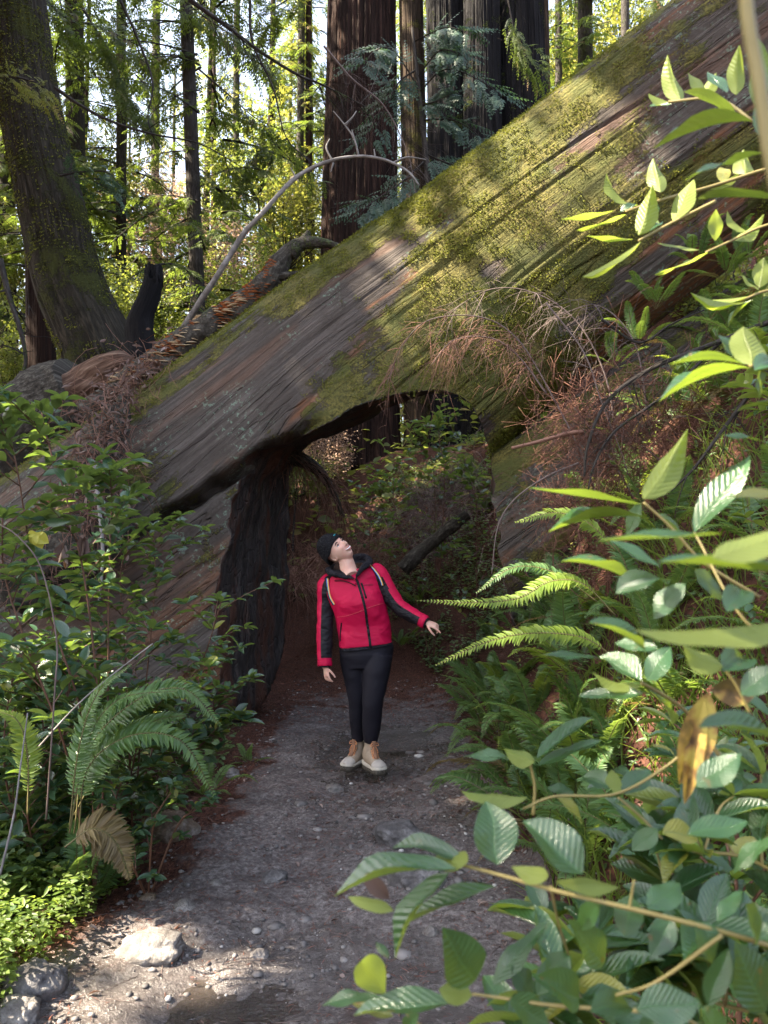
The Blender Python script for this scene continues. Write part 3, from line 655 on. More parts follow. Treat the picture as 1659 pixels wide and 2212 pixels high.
# ---------------------------------------------------------------- hanging twigs and branches of the woods
def twiggy(mb, C, r, n, l0, l1, down=.5, ns=3, sub=2, rnd=0, side=None):
    """side twigs along polyline C"""
    m_ = len(C)
    for i_ in range(n):
        k_ = R.integers(int(m_ * .12), m_ - 1); p = C[k_]; t = nrm(C[min(k_ + 1, m_ - 1)] - C[k_ - 1])
        d_ = nrm(t * (.3 + .6 * R.random()) + R.normal(0, .55, 3) + np.array([0, 0, -down * R.random()])); L_ = l0 + (l1 - l0) * R.random()
        q = [p, p + d_ * L_ * .5 + R.normal(0, .03 * L_, 3), p + d_ * L_ + np.array([0, 0, -down * L_ * .35])]
        rv = r * (.4 + 1.3 * R.random() ** 2); c2 = tube(mb, q, rv * .7, rv * .25, 5, ns)
        for s_ in range(sub):
            kk_ = R.integers(1, 5); d2 = nrm(nrm(c2[-1] - c2[0]) * .6 + R.normal(0, .6, 3) + [0, 0, -.3 * down]); l2 = L_ * (.25 + .35 * R.random())
            tube(mb, [c2[kk_], c2[kk_] + d2 * l2 * .5 + R.normal(0, .02 * l2, 3), c2[kk_] + d2 * l2 + [0, 0, -.1 * down * l2]], r * .35, r * .2, 4, 3)
def branch(name, pts, r0, r1, mat, label, cat='branch', group=None, tw=0, l0=.2, l1=.6, down=.5, sub=2, tmat=None, sprays=None, ns=8, n=40, disp=None, tr=None):
    e = empty(name, pts[0], label, cat, group); mb = MB()
    C_ = tube(mb, pts, r0, r1, n, ns, disp=disp)
    mb.build('stem', mat, e)
    if tw:
        m2 = MB(); twiggy(m2, C_, tr or max(r1, .003), tw, l0, l1, down, 3, sub); m2.build('twigs', tmat or mat, e)
    if sprays:
        ns_, sz, mt, dn = sprays; m3 = MB(); k_ = R.integers(int(n * .25), n - 1, ns_); t_ = nrm(np.gradient(C_, axis=0))[k_]
        sd_ = np.cross(t_, [0, 0, 1.0]) * np.where(R.random(ns_) < .5, -1, 1)[:, None]
        pos = C_[k_] + sd_ * (R.random((ns_, 1)) * sz * 1.2) + R.normal(0, .05, (ns_, 3)) + np.array([0, 0, -.3 * sz]) * R.random((ns_, 1)) * 2
        scatter(m3, SPR2, pos, nrm(t_ * .6 + sd_ * .9 + np.array([0, 0, -dn]) + R.normal(0, .25, (ns_, 3))), nrm(np.array([0, -.2, 1]) + R.normal(0, .3, (ns_, 3))), sz * (.6 + .6 * R.random(ns_)), sz * .9)
        m3.build('foliage', MT[mt], e)
    return e, C_
def PL(l, d): return [P(x, y, q[0] if q else d) for x, y, *q in l]
GB = 'bare drooping branches among the trees'
branch('bare_branch', PL([(410, 0), (480, 50), (560, 110), (640, 160), (700, 185), (790, 230)], 8.5), .03, .006, MT['thinbark'], 'long bare branch sloping down right to the giant redwood from the top', group=GB, tw=70, l0=.3, l1=1.0, down=.7)
branch('bare_branch', PL([(120, 190), (170, 225), (240, 262), (330, 290), (430, 310), (520, 360)], 8.8), .025, .005, MT['thinbark'], 'bare branch reaching right from the mossy leaning tree', group=GB, tw=46, l0=.3, l1=.8, down=.5)
branch('bare_branch', PL([(260, 0), (300, 90), (330, 180), (320, 260), (350, 330)], 9.5), .02, .004, MT['thinbark'], 'drooping dark branch hanging from the top left of centre', group=GB, tw=46, l0=.3, l1=.8, down=.9)
branch('bare_branch', PL([(540, 0), (545, 90), (590, 190), (620, 300), (690, 360)], 9), .02, .004, MT['thinbark'], 'forked dark branch drooping from the top above the pale curved branch', group=GB, tw=50, l0=.3, l1=.9, down=.9)
branch('bare_branch', PL([(0, 560), (20, 640), (40, 700), (55, 770), (45, 850)], 8), .035, .015, MT['thinbark'], 'crooked dark branch at the left edge over the old log', group=GB, tw=16, l0=.2, l1=.6, down=.1)
branch('bare_branch', PL([(700, 100), (760, 170), (830, 230), (880, 330), (900, 430)], 11), .02, .004, MT['greytwig'], 'fine grey twiggy branch in front of the giant redwood', group=GB, tw=80, l0=.3, l1=.9, down=.4)
branch('needle_branch', PL([(-60, 170), (20, 165), (80, 180), (110, 205)], 7.5), .02, .005, MT['thinbark'], 'small lit needle spray against the mossy leaning tree', tw=8, sprays=(90, .18, 'conifery', .2))
branch('needle_branch', PL([(130, 380), (170, 372), (230, 372), (260, 400)], 9), .015, .004, MT['thinbark'], 'bright green flat needle spray right of the mossy leaning tree', tw=4, sprays=(70, .25, 'redneedle', .1))
GN = 'green needle branches hanging between the trees'
for (l, d, lab, n_) in [([(60, -60), (130, 30), (220, 60), (320, 110)], 10.5, 'dark needle branch hanging over the top left', 150), ([(330, -60), (420, 20), (520, 90), (600, 150)], 12, 'needle branch hanging top centre over the bare branch', 150), ([(430, 150), (500, 210), (560, 260), (640, 290)], 13, 'needle branch in the middle of the sunny gap', 120), ([(620, 300), (560, 330), (520, 400)], 14, 'yellowish drooping needle branch beside the giant redwood', 110), ([(180, 20), (240, 120), (280, 220), (330, 260)], 11, 'needle branch hanging near the straight dark conifer', 130), ([(1090, -40), (1110, 60), (1140, 120), (1180, 150)], 14, 'mossy needle branch hanging on the burnt redwood cluster', 100), ([(690, -60), (620, 0), (560, 30)], 12.5, 'needle branch at the top edge left of the giant redwood', 110), ([(380, 330), (450, 380), (500, 440)], 15, 'low needle branch crossing the slim leaning conifer', 90), ([(1400, -60), (1420, 20), (1440, 60)], 8.5, 'drooping fern like spray at the top above the log', 60)]:
    branch('needle_branch', PL(l, d), .02, .004, MT['thinbark'], lab, group=GN, tw=14, l0=.3, l1=.7, down=.5, sprays=(n_, .36, 'conifer', .35))
# young redwood in front of the giant: blue green sprays
e = empty('young_redwood', P(930, 560, 12.0), 'young redwood with blue green feathery sprays right of the giant redwood', 'tree'); mb = MB(); Cc = tube(mb, PL([(930, 600), (925, 400), (905, 200), (890, 60)], 12), .07, .02, 30, 8); mb.build('trunk', MT['thinbark'], e)
m2 = MB(); m3 = MB()
for (ln) in [[(905, 200), (960, 150), (1030, 170), (1090, 210)], [(905, 190), (850, 110), (810, 110), (780, 150)], [(910, 260), (980, 260), (1040, 300), (1060, 350)], [(900, 150), (860, 180), (830, 240), (800, 300)], [(895, 90), (960, 60), (1010, 70)], [(915, 330), (960, 350), (1020, 370), (1050, 400)], [(915, 350), (860, 400), (800, 440), (770, 470)], [(915, 400), (960, 430), (1000, 470)], [(905, 230), (940, 220), (980, 200)], [(915, 420), (850, 450), (830, 500)], [(900, 170), (950, 110), (1000, 120)]]:
    dd = 12 - .8 * R.random(); q = [P(x, y, 12 - (12 - dd) * k_ / 3) for k_, (x, y) in enumerate(ln)]; c_ = tube(m2, q, .018, .004, 16, 4)
    ns_ = 64; k_ = R.integers(3, 16, ns_); t_ = nrm(np.gradient(c_, axis=0))[k_]; sd_ = np.where(R.random(ns_) < .5, -1, 1)[:, None] * np.cross(t_, [0, -.8, .6])
    scatter(m3, SPR2, c_[k_] + sd_ * .2 * R.random((ns_, 1)), nrm(t_ * .7 + sd_ + R.normal(0, .25, (ns_, 3)) + [0, 0, -.25]), nrm(np.array([0, -.7, .7]) + R.normal(0, .35, (ns_, 3))), .26 + .22 * R.random(ns_), .36)
m2.build('branches', MT['thinbark'], e); m3.build('foliage', MT['redneedle'], e)
# ---------------------------------------------------------------- pale curved branch, snag, fungus limb, old log, debris
e, Cp = branch('curved_branch', PL([(392, 715, 7.6), (430, 655, 7.4), (476, 585, 7.2), (524, 508, 7.1), (560, 468), (634, 388), (700, 352), (770, 338), (830, 345), (880, 370), (905, 400)], 7.0), (.033), .009, MT['palebark'], 'pale smooth curved bare branch arching right over the log', tw=0, n=90, disp=lambda V, L, a, r: 1 + .16 * fbm(V * 9, 3, 94))
mb = MB()
for q in [[(775, 338), (765, 300), (745, 270), (720, 240)], [(720, 350), (705, 320), (712, 300)], [(810, 338), (808, 322)], [(765, 300), (760, 280)], [(640, 385), (628, 362)], [(850, 352), (880, 340), (920, 345)], [(720, 352), (714, 372)], [(745, 270), (760, 255), (770, 240)]]:
    tube(mb, PL(q, 7.0), .012, .005, 10, 5)
mb.build('twigs', MT['palebark'], e)
def snag_disp(V, L, a, r): return 1 + fbm(V * np.array([5, 5, 2]), 4, 90) * .35
e = empty('broken_snag', P(305, 760, 8.2), 'short black broken snag with a jagged top between the leaning tree and curved branch', 'tree stump'); mb = MB()
V_, Q_, T_, uv_ = sweep(catmull(PL([(305, 780), (300, 700), (318, 650), (330, 610), (332, 585)], 8.2), 40), np.interp(np.linspace(0, 1, 40), [0, .4, 1], [.17, .125, .085]), 24, snag_disp)
top = V_[:, 2] > V_[:, 2].max() - .12; V_[top, 2] += .08 * np.sin(np.arange(top.sum()) * 1.3); mb.put(V_, Q_, T_, uv_); mb.build('trunk', MT['burnt'], e)
# limb with brackets
def limb_disp(V, L, a, r): return 1 + fbm(V * 6, 4, 91) * .42 + .10 * np.abs(fbm(V * 20, 2, 92))
e = empty('fungus_limb', P(270, 830, 7.2), 'dark fallen limb covered in orange and cream bracket fungus leaning on the log', 'fallen limb'); mb = MB()
Cl = catmull(PL([(190, 900, 6.9), (260, 845, 6.9), (340, 785, 6.9), (420, 728), (500, 675), (565, 625), (600, 575), (640, 530), (700, 525), (755, 540)], 6.95), 90)
V_, Q_, T_, uv_ = sweep(Cl, np.interp(np.linspace(0, 1, 90), [0, .3, .6, .8, 1], [.16, .14, .112, .055, .022]), 30, limb_disp); mb.put(V_, Q_, T_, uv_)
tube(mb, PL([(625, 550), (650, 525), (668, 500)], 6.95), .07, .02, 14, 10, disp=limb_disp)
tube(mb, PL([(545, 640), (585, 645, 7.0), (600, 655, 7.05)], 7.0), .05, .045, 12, 10, disp=limb_disp); tube(mb, PL([(595, 600), (650, 590), (705, 582)], 6.9), .035, .022, 16, 8, disp=limb_disp)
mb.build('wood', MT['scalebark'], e)
MT['fung1'] = simple('orange_bracket_fungus', (.28, .085, .022), .7, .3, .5, 25, .5, .01); MT['fung2'] = simple('cream_bracket_fungus', (.45, .33, .20), .7, .3, .35, 25, .5, .01)
def bracket_tpl():
    a = np.linspace(-math.pi / 2, math.pi / 2, 9); V = [[0, 0, 0], [0, 0, .14]]
    for t in a: V += [[math.cos(t), math.sin(t), 0.02]]
    for t in a: V += [[math.cos(t) * .85, math.sin(t) * .85, .13]]
    Q_ = [[2 + i_, 3 + i_, 12 + i_, 11 + i_] for i_ in range(8)] + [[1, 11 + i_, 12 + i_, 12 + i_] for i_ in range(8)] + [[0, 3 + i_, 2 + i_, 2 + i_] for i_ in range(8)]
    Q_ = [q for q in Q_]; return np.array(V, float), np.array([q if len(set(q)) == 4 else q for q in Q_]), np.array([[.5, .5]] * len(V))
def brackets(mb, C_, rr, n, rng, sz, mi):
    tv, tq, tu = bracket_tpl(); keepq = np.array([q for q in tq if len(set(q)) == 4]); tt = np.array([[q[0], q[1], q[2]] for q in tq if len(set(q)) < 4])
    T_, N_, B_ = frames(C_)
    for i_ in range(n):
        k_ = int((rng[0] + (rng[1] - rng[0]) * R.random()) * (len(C_) - 1)); a_ = R.normal(0, .9)
        out = nrm(np.array([.15 * R.normal(), -math.cos(a_ * .8), math.sin(a_ * .8) * .9])); out = nrm(out - T_[k_] * np.dot(out, T_[k_]))
        xa = nrm(out * np.array([1, 1, .35])); za = nrm(np.array([R.normal(0, .12), R.normal(0, .12), 1]) - xa * xa[2]); ya = np.cross(za, xa); s_ = sz * (.5 + R.random())
        V_ = C_[k_] + out * rr(k_) * .92 + (tv[:, :1] * xa * .7 + tv[:, 1:2] * ya + tv[:, 2:3] * za) * s_
        mb.put(V_, keepq, tt, tu, R.random(), mi)
mb = MB(); rr = lambda k_: float(np.interp(k_ / 89, [0, .3, .6, .8, 1], [.16, .14, .112, .055, .022]))
brackets(mb, Cl, rr, 700, (.16, .68), .027, 0); o = mb.build('bracket_fungus', [MT['fung1'], MT['fung2']], e, smooth=False); o['kind'] = 'stuff'
for _ in range(95):
    mb = MB(); brackets(mb, Cl, rr, 1, (.12, .50), .045, 1); mb.build('cream_bracket', [MT['fung1'], MT['fung2']], e, smooth=False)
# old bark-covered log at the left with a pale broken end
def old_disp(V, L, a, r): return 1 + fbm(V * np.array([3, 3, 3]), 4, 95) * .16 + np.abs(fbm(V * 16, 3, 98)) * .07
Co = catmull(PL([(-200, 1120, 8.0), (-20, 990, 7.9), (90, 900, 7.8), (180, 845, 7.7)], 7.8), 60); e = empty('old_log', Co[0], 'old scaly barked log at the left edge with a pale split end', 'fallen log')
mb = MB(); V_, Q_, T_, uv_ = sweep(Co, np.linspace(.62, .40, 60), 60, old_disp); mb.put(V_, Q_, T_, uv_); mb.build('bark', MT['scalebark'], e)
MT['splitwood'] = bark_mat('split_pale_wood', (.04, .022, .016), (.13, .075, .052), (.28, .19, .14), (3, 30), bd=.03)
C2 = catmull(PL([(140, 870, 7.6), (200, 820, 7.5), (255, 785, 7.4), (290, 775, 7.4)], 7.5), 30); mb = MB(); V_, Q_, T_, uv_ = sweep(C2, np.interp(np.linspace(0, 1, 30), [0, .5, .85, 1], [.22, .17, .09, .02]), 40, lambda V, L, a, r: 1 + fbm(V * np.array([2, 9, 9]), 4, 96) * .3); mb.put(V_, Q_, T_, uv_); mb.build('split_end', MT['splitwood'], e)
# debris: twigs and dead leaves packed at the log's left end
e = empty('debris_pile', P(260, 1050, 6.6), 'heap of dead twigs, peeling bark and dry leaves caught at the left end of the mossy log', 'debris'); e['kind'] = 'stuff'
MT['deadleaf'] = leaf_mat('dead_brown_leaves', (.07, .035, .025), (.19, .12, .10), (.14, .07, .04), .7, .2, big=(.15, (.30, .22, .19)))
mb = MB(); mdl = MB(); cl = catmull(PL([(360, 800, 6.9), (290, 850, 6.5), (235, 920, 6.1), (215, 1010, 5.95), (225, 1100, 5.9), (150, 1180, 5.85), (20, 1240, 5.8)], 6.0), 60)
V_, Q_, T_, uv_ = sweep(cl + np.array([-.05, .12, -.05]), np.interp(np.linspace(0, 1, 60), [0, .3, .6, 1], [.06, .16, .20, .34]), 40, lambda V, L, a, r: 1 + fbm(V * 4, 4, 97) * .5); m0 = MB(); m0.put(V_, Q_, T_, uv_); m0.build('packed_duff', MT['twig'] if False else MT['scalebark'], e)
for i_ in range(650):
    p = cl[R.integers(0, 60)] + R.normal(0, .13, 3) + [0, -.12, 0]; d_ = nrm(R.normal(0, 1, 3) + [0, 0, -.6]); l_ = .1 + .35 * R.random(); tube(mb, [p, p + d_ * l_ * .5 + R.normal(0, .03, 3), p + d_ * l_ + [0, 0, -.05]], .003, .0015, 4, 3)
mb.build('twigs', MT['twig'], e)
n_ = 900; pp = cl[R.integers(0, 60, n_)] + R.normal(0, .17, (n_, 3)) * .8 + [0, -.14, 0]; LT = leaf_template(4, 1); scatter(mdl, LT, pp, rdir(n_, -1, .2), rdir(n_, 0, 1), .05 + .05 * R.random(n_), .025); mdl.build('dead_leaves', MT['deadleaf'], e)
# red duff along the top edge of the log
mb = MB(); k_ = R.integers(40, 420, 5200); kk_ = (R.normal(0, 6, 5200)).astype(int) + 0; Vl = dA[4]; pp = Vl[k_, kk_ % Vl.shape[1]] + R.normal(0, .012, (5200, 3)); g_ = fbm(pp * 1.5, 2, 44) > -.05; pp = pp[g_]
scatter(mb, RH, pp, rdir(len(pp), -.4, .4), rdir(len(pp), .4, 1), .03 + .05 * R.random(len(pp)), .005)
mb.build('needle_litter', simple('red_needle_litter', (.17, .055, .035), .8, .2, .4, 30), logA)
# ---------------------------------------------------------------- ferns
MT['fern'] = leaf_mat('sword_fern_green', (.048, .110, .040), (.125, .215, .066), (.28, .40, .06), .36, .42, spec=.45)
MT['fernlit'] = leaf_mat('sunlit_yellow_green_fern', (.12, .19, .03), (.20, .27, .05), (.42, .52, .06), .45, .5, spec=.4)  # lit copy of the fern green: sunlight is put into the colour
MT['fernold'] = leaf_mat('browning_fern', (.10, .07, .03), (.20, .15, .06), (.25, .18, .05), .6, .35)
PIN = leaf_template(4, 1, 'lance', .12, .10)
def frond_along(mb, pts, pl, npin, up=(0, 0, 1), n=30, jit=.08):
    C_ = tube(mb, pts, .0032, .001, n, 4, 0, 1); t_ = nrm(np.gradient(C_, axis=0))
    npin = int(npin * 1.55); s = np.linspace(.14, 1.0, npin); f = s * (n - 1); i_ = np.minimum(f.astype(int), n - 2); u = (f - i_)[:, None]
    p = C_[i_] * (1 - u) + C_[i_ + 1] * u; t = t_[i_]; side = nrm(np.cross(t, up)); nm = np.cross(side, t)
    prof = np.clip(np.minimum((s - .05) / .22, 1), .3, 1) * np.clip((1.03 - s) / .62, 0.06, 1) ** .75
    for sg in (-1, 1):
        ax = nrm(side * sg + t * (.28 + .35 * s[:, None]) + nm * .10 + R.normal(0, jit, (npin, 3)))
        l = pl * prof * (.9 + .2 * R.random(npin)); scatter(mb, PIN, p, ax, nm + R.normal(0, .18, (npin, 3)), l, .17 * l + .003, None, 0)
def frond_mesh(L, rise, droop, npin, pl, mat, seed):
    t = np.linspace(0, 1, 7); x = L * (t - .12 * t ** 2) * math.cos(rise); z = L * (t * math.sin(rise) * 1.25 - droop * t ** 2.3)
    y = .06 * L * np.sin(t * 2.5 + seed); mb = MB(); frond_along(mb, np.stack([x, y, z], -1), pl, npin)
    o = mb.build('frond', [mat, MT['rachis']]); m_ = o.data; bpy.data.objects.remove(o); return m_
FR = [frond_mesh(.8, .95, .45, 34, .085, MT['fern'], 1), frond_mesh(.95, .8, .55, 38, .09, MT['fern'], 2), frond_mesh(.7, .55, .40, 30, .08, MT['fern'], 3), frond_mesh(.85, 1.15, .55, 34, .085, MT['fern'], 4), frond_mesh(.75, .7, .62, 32, .08, MT['fern'], 5)]
FRY = [frond_mesh(.7, .8, .5, 30, .08, MT['fernlit'], 6)]; FRO = [frond_mesh(.7, .3, .5, 28, .075, MT['fernold'], 7)]
def fern(x, y, n, sc, label, group=None, az=None, lit=.0, old=.1, z=None, hand=None, name='sword_fern'):
    e = empty(name, (x, y, (ground_z(x, y) if z is None else z) - .02), label, 'fern', group)
    for i_ in range(n):
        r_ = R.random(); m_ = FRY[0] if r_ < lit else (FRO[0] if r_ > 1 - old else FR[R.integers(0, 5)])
        a_ = (i_ / max(n, 1) * 6.283 + R.normal(0, .25)) if az is None else az[0] + (az[1] - az[0]) * (i_ + .5) / n + R.normal(0, .2)
        link('frond', m_, e, loc=(0, 0, 0), rot=(R.normal(0, .12), R.normal(0, .18), a_), sc=sc * (.75 + .45 * R.random()))
    for l, d, pl, npn, mat in (hand or []):
        mb = MB(); frond_along(mb, PL(l, d), pl, npn, n=44, up=(0, -.45, .9)); o = mb.build('frond', [MT[mat], MT['rachis']], e)
    return e
GR = 'sword ferns covering the right bank'
rs = np.random.default_rng(21); cnt = 0; pts = []
for i_ in range(900):
    y = 1.9 + 4.4 * rs.random(); x = .82 + .12 * (y - 4) * 0 + 2.4 * rs.random() ** 1.2
    if y < 2.6 and x < 1.1: continue
    if all((x - a) ** 2 + (y - b) ** 2 > .40 ** 2 for a, b in pts): pts.append((x, y))
    if len(pts) >= 40: break
pts = [(.80, 4.15), (.80, 4.7), (.84, 5.3), (.90, 3.6), (.95, 5.9), (1.15, 4.4), (1.2, 5.0), (1.25, 5.6), (1.1, 3.9)] + pts
ORD = 'first second third fourth fifth sixth seventh eighth ninth tenth eleventh twelfth thirteenth fourteenth fifteenth sixteenth seventeenth eighteenth nineteenth twentieth'.split()
rows = {'along the trail edge of': [p for p in pts if p[0] < 1.15], 'halfway up': [p for p in pts if 1.15 <= p[0] < 2], 'high on': [p for p in pts if p[0] >= 2]}
for rw, ps in rows.items():
    for i_, (x, y) in enumerate(sorted(ps, key=lambda p: p[1])):
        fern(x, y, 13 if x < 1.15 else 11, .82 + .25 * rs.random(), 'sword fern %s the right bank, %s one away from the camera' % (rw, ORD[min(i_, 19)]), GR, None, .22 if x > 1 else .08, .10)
# hand placed lit fronds
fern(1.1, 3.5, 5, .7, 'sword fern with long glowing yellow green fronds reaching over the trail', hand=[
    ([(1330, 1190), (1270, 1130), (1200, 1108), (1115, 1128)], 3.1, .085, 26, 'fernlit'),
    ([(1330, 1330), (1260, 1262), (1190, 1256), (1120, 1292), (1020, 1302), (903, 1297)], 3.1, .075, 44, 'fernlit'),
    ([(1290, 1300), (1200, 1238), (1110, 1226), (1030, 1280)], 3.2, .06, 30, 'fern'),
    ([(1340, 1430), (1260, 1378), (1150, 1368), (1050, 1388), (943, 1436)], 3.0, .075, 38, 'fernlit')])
fern(-1.25, 3.0, 0, .75, 'large sword fern arching toward the trail left of the charred pillar', az=(-1.2, 2.5), hand=[
    ([(170, 1800), (190, 1660), (280, 1590), (390, 1600), (462, 1715)], 2.8, .10, 46, 'fern'),
    ([(160, 1800), (190, 1620), (300, 1510), (400, 1490), (475, 1565)], 2.9, .095, 46, 'fern'),
    ([(150, 1790), (170, 1620), (210, 1500), (282, 1436)], 2.75, .055, 40, 'fern'),
    ([(150, 1800), (190, 1600), (260, 1510), (385, 1492)], 2.75, .05, 40, 'fern'),
    ([(140, 1830), (200, 1790), (250, 1820), (280, 1896)], 2.7, .10, 34, 'fernold'),
    ([(160, 1760), (240, 1620), (330, 1560), (400, 1545)], 2.95, .09, 40, 'fern')])
fern(-1.95, 3.6, 9, .85, 'sword fern at the left edge with reddish stalks', hand=[([(60, 1760), (60, 1640), (40, 1560), (-20, 1530)], 2.8, .055, 34, 'fernlit')])
for x, y, s_, lab in [(-1.5, 4.3, .85, 'sword fern in the dark behind the big arching fern'), (-1.35, 3.45, .7, 'sword fern in the shade right behind the rock at the left'), (-2.1, 4.0, .9, 'sword fern deep in the left thicket under the shrubs'), (-1.15, 4.9, .55, 'small fern at the foot of the charred pillar'), (-2.4, 4.9, .9, 'sword fern against the lower log at the far left'), (-1.02, 5.75, .35, 'tiny green fern touching the base of the charred pillar')]:
    fern(x, y, 10, s_, lab)
GT = 'ferns on the slope behind the tunnel'
for i_, (x, y) in enumerate(sorted([(-.3 + 2.6 * rs.random(), 9.9 + 3.6 * rs.random()) for _ in range(16)], key=lambda p: p[0] / p[1])):
    fern(x, y, 8, .6 + .25 * rs.random(), 'feathery fern on the shady slope behind the tunnel, %s from the left' % ORD[i_], GT, lit=.1)
for i_, (x, y) in enumerate([(.9, 7.0), (.95, 7.6), (1.05, 8.3), (1.3, 8.8), (1.0, 9.1)]): fern(x, y, 10, .7, 'fern right of the trail inside the tunnel, %s from the near end' % ORD[i_], 'ferns inside the tunnel')
GE = 'small ferns hanging on the logs at the right'
for i_, (px, py, d, s_) in enumerate([(1500, 560, 5.3, .5), (1560, 600, 5.2, .55), (1420, 660, 5.3, .5), (1610, 560, 5.2, .5), (1380, 740, 5.4, .5), (1330, 790, 5.4, .45), (1480, 820, 5.2, .6), (1560, 740, 5.1, .6), (1640, 700, 5, .6)]):
    p = P(px, py, d); fern(p[0], p[1], 8, s_, 'small fern clinging under the mossy log, the %s' % ['lit one below the yellow green leaves', 'one just right of the highest', 'one level with the arching dead twigs', 'highest at the right edge', 'one above the long dark branch', 'lowest and leftmost one', 'one between the two dark branches', 'one close above the leaf rosette', 'one cut by the right edge'][i_], GE, az=(-3.4, .2), z=p[2])
# ---------------------------------------------------------------- shrubs with leaves one can tell apart
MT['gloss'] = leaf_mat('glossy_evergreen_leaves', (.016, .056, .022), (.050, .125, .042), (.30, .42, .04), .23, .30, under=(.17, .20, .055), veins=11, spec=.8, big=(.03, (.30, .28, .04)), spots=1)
MT['glossy'] = leaf_mat('sunny_yellow_green_leaves', (.12, .19, .035), (.19, .26, .05), (.42, .52, .06), .38, .5, under=(.22, .27, .07), veins=11, spec=.4)  # undersides and lit leaves: sunlight painted in as a brighter yellow green
MT['small'] = leaf_mat('small_evergreen_leaves', (.020, .056, .034), (.062, .125, .066), (.22, .33, .05), .27, .32, under=(.12, .16, .06), veins=8, spec=.8, big=(.02, (.35, .33, .04)))
LB = leaf_template(9, 3, 'ellipse', .16, .07); LBS = [leaf_template(9, 3, 'ellipse', f_, c_) for f_, c_ in ((.05, .02), (.22, .05), (.30, .12), (.12, -.05), (.18, .16), (.02, .10))]
LBS = [(v + np.stack([0 * v[:, 0], .04 * np.sin(v[:, 0] * (3 + i_)), .03 * np.sin(v[:, 0] * 9 + i_) * np.sign(v[:, 1]) * np.abs(v[:, 1]) * 4], -1), q, u) for i_, (v, q, u) in enumerate(LBS)]; LM = leaf_template(6, 1, 'ellipse', .2, .09)
def leafy_stem(ms, ml, pts, r0, r1, nside, sl, nleaf, L, tpl, start=.25, upb=.3, W=.38, n=26, whorl=4):
    C_ = tube(ms, pts, r0 * .65, r1, n, 6)
    for k_ in range(nside + 1):
        if k_ == nside: c = C_[-6:]; p = C_[-1]
        else:
            i_ = int((start + (1 - start) * (k_ + R.random()) / nside) * (n - 1)); t = nrm(C_[min(i_ + 1, n - 1)] - C_[i_ - 1]); d_ = rdir(1, -.1, .6)[0]
            d_ = nrm(d_ + t * .35); l_ = sl * (.5 + .8 * R.random()); c = tube(ms, [C_[i_], C_[i_] + d_ * l_ * .5 + [0, 0, .02], C_[i_] + d_ * l_ + [0, 0, upb * .2 * l_]], r1 * 1.1, r1 * .6, 10, 4); p = c[-1]
        m_ = nleaf; ii = np.clip((np.linspace(.25, 1, m_) * (len(c) - 1)).astype(int), 0, len(c) - 1); t = nrm(np.gradient(c, axis=0))[ii]
        sd_ = nrm(np.cross(t, [0, 0, 1.0]) + 1e-3) * np.where(np.arange(m_) % 2 == 0, -1, 1)[:, None]
        ax = nrm(sd_ * .9 + t * .55 + R.normal(0, .22, (m_, 3)) + [0, 0, .05]); nm = nrm(np.array([0, 0, 1.0]) + R.normal(0, .38, (m_, 3)))
        scatter(ml, tpl, c[ii], ax, nm, L * (.65 + .55 * R.random(m_)), L * W * (.8 + .4 * R.random(m_)))
        if whorl:
            a0 = R.random() * 6.28; tt = nrm(c[-1] - c[-3]); ax = np.array([[math.cos(a0 + q * 6.283 / whorl), math.sin(a0 + q * 6.283 / whorl), .25 + .3 * R.normal()] for q in range(whorl)]) + tt * .5
            scatter(ml, tpl, np.repeat(p[None], whorl, 0), ax, np.array([0, 0, 1.0]) + R.normal(0, .25, (whorl, 3)), L * (.6 + .5 * R.random(whorl)), L * W)
    return C_
def shrub(label, stems, L, tpl, mat, stem, nside, sl, nleaf, cat='shrub', group=None, **k):
    p0 = P(*stems[0][0][:2], stems[0][0][2]); e = empty('shrub', (p0[0], p0[1], p0[2]), label, cat, group); ms = MB(); ml = MB()
    for s in stems:
        q = [P(*v) for v in s]; b = q[0].copy(); g_ = ground_z(b[0], b[1])
        if s is stems[0]: base0 = np.array([b[0] - .03, b[1] + .05, g_ - .03])
        if b[2] > g_ + .05: q = [base0 if np.hypot(*(base0 - b)[:2]) < .7 else np.array([b[0] - .03, b[1] + .05, g_ - .03])] + q
        leafy_stem(ms, ml, q, .009, .0028, nside, sl, nleaf, L, tpl, **k)
    ms.build('stems', MT[stem], e); ml.build('foliage', MT[mat], e); return e
shrub('tall airy evergreen shrub in front of the old log at the left edge', [[(215, 1600, 3.4), (190, 1300, 3.4), (150, 1100, 3.4), (105, 960, 3.4), (90, 890, 3.4)], [(190, 1600, 3.3), (80, 1250, 3.3), (40, 1030, 3.2), (20, 930, 3.2)], [(230, 1600, 3.5), (235, 1300, 3.6), (240, 1130, 3.6), (245, 1020, 3.6)], [(150, 1650, 3.2), (60, 1400, 3.1), (10, 1240, 3.1), (5, 1120, 3.0)]], .10, LM, 'small', 'redstem', 20, .26, 7, start=.2, W=.44)
shrub('evergreen shrub growing against the lower log beside the charred pillar', [[(300, 1640, 3.9), (320, 1430, 3.9), (335, 1260, 3.9), (330, 1140, 3.9)], [(320, 1650, 4.1), (390, 1500, 4.1), (440, 1420, 4.0), (478, 1300, 3.9)], [(340, 1680, 4.0), (410, 1590, 4.0), (460, 1540, 3.9), (490, 1490, 3.8)], [(280, 1640, 3.8), (270, 1400, 3.8), (260, 1250, 3.8), (275, 1180, 3.8)]], .090, LM, 'small', 'redstem', 16, .26, 6, start=.25)
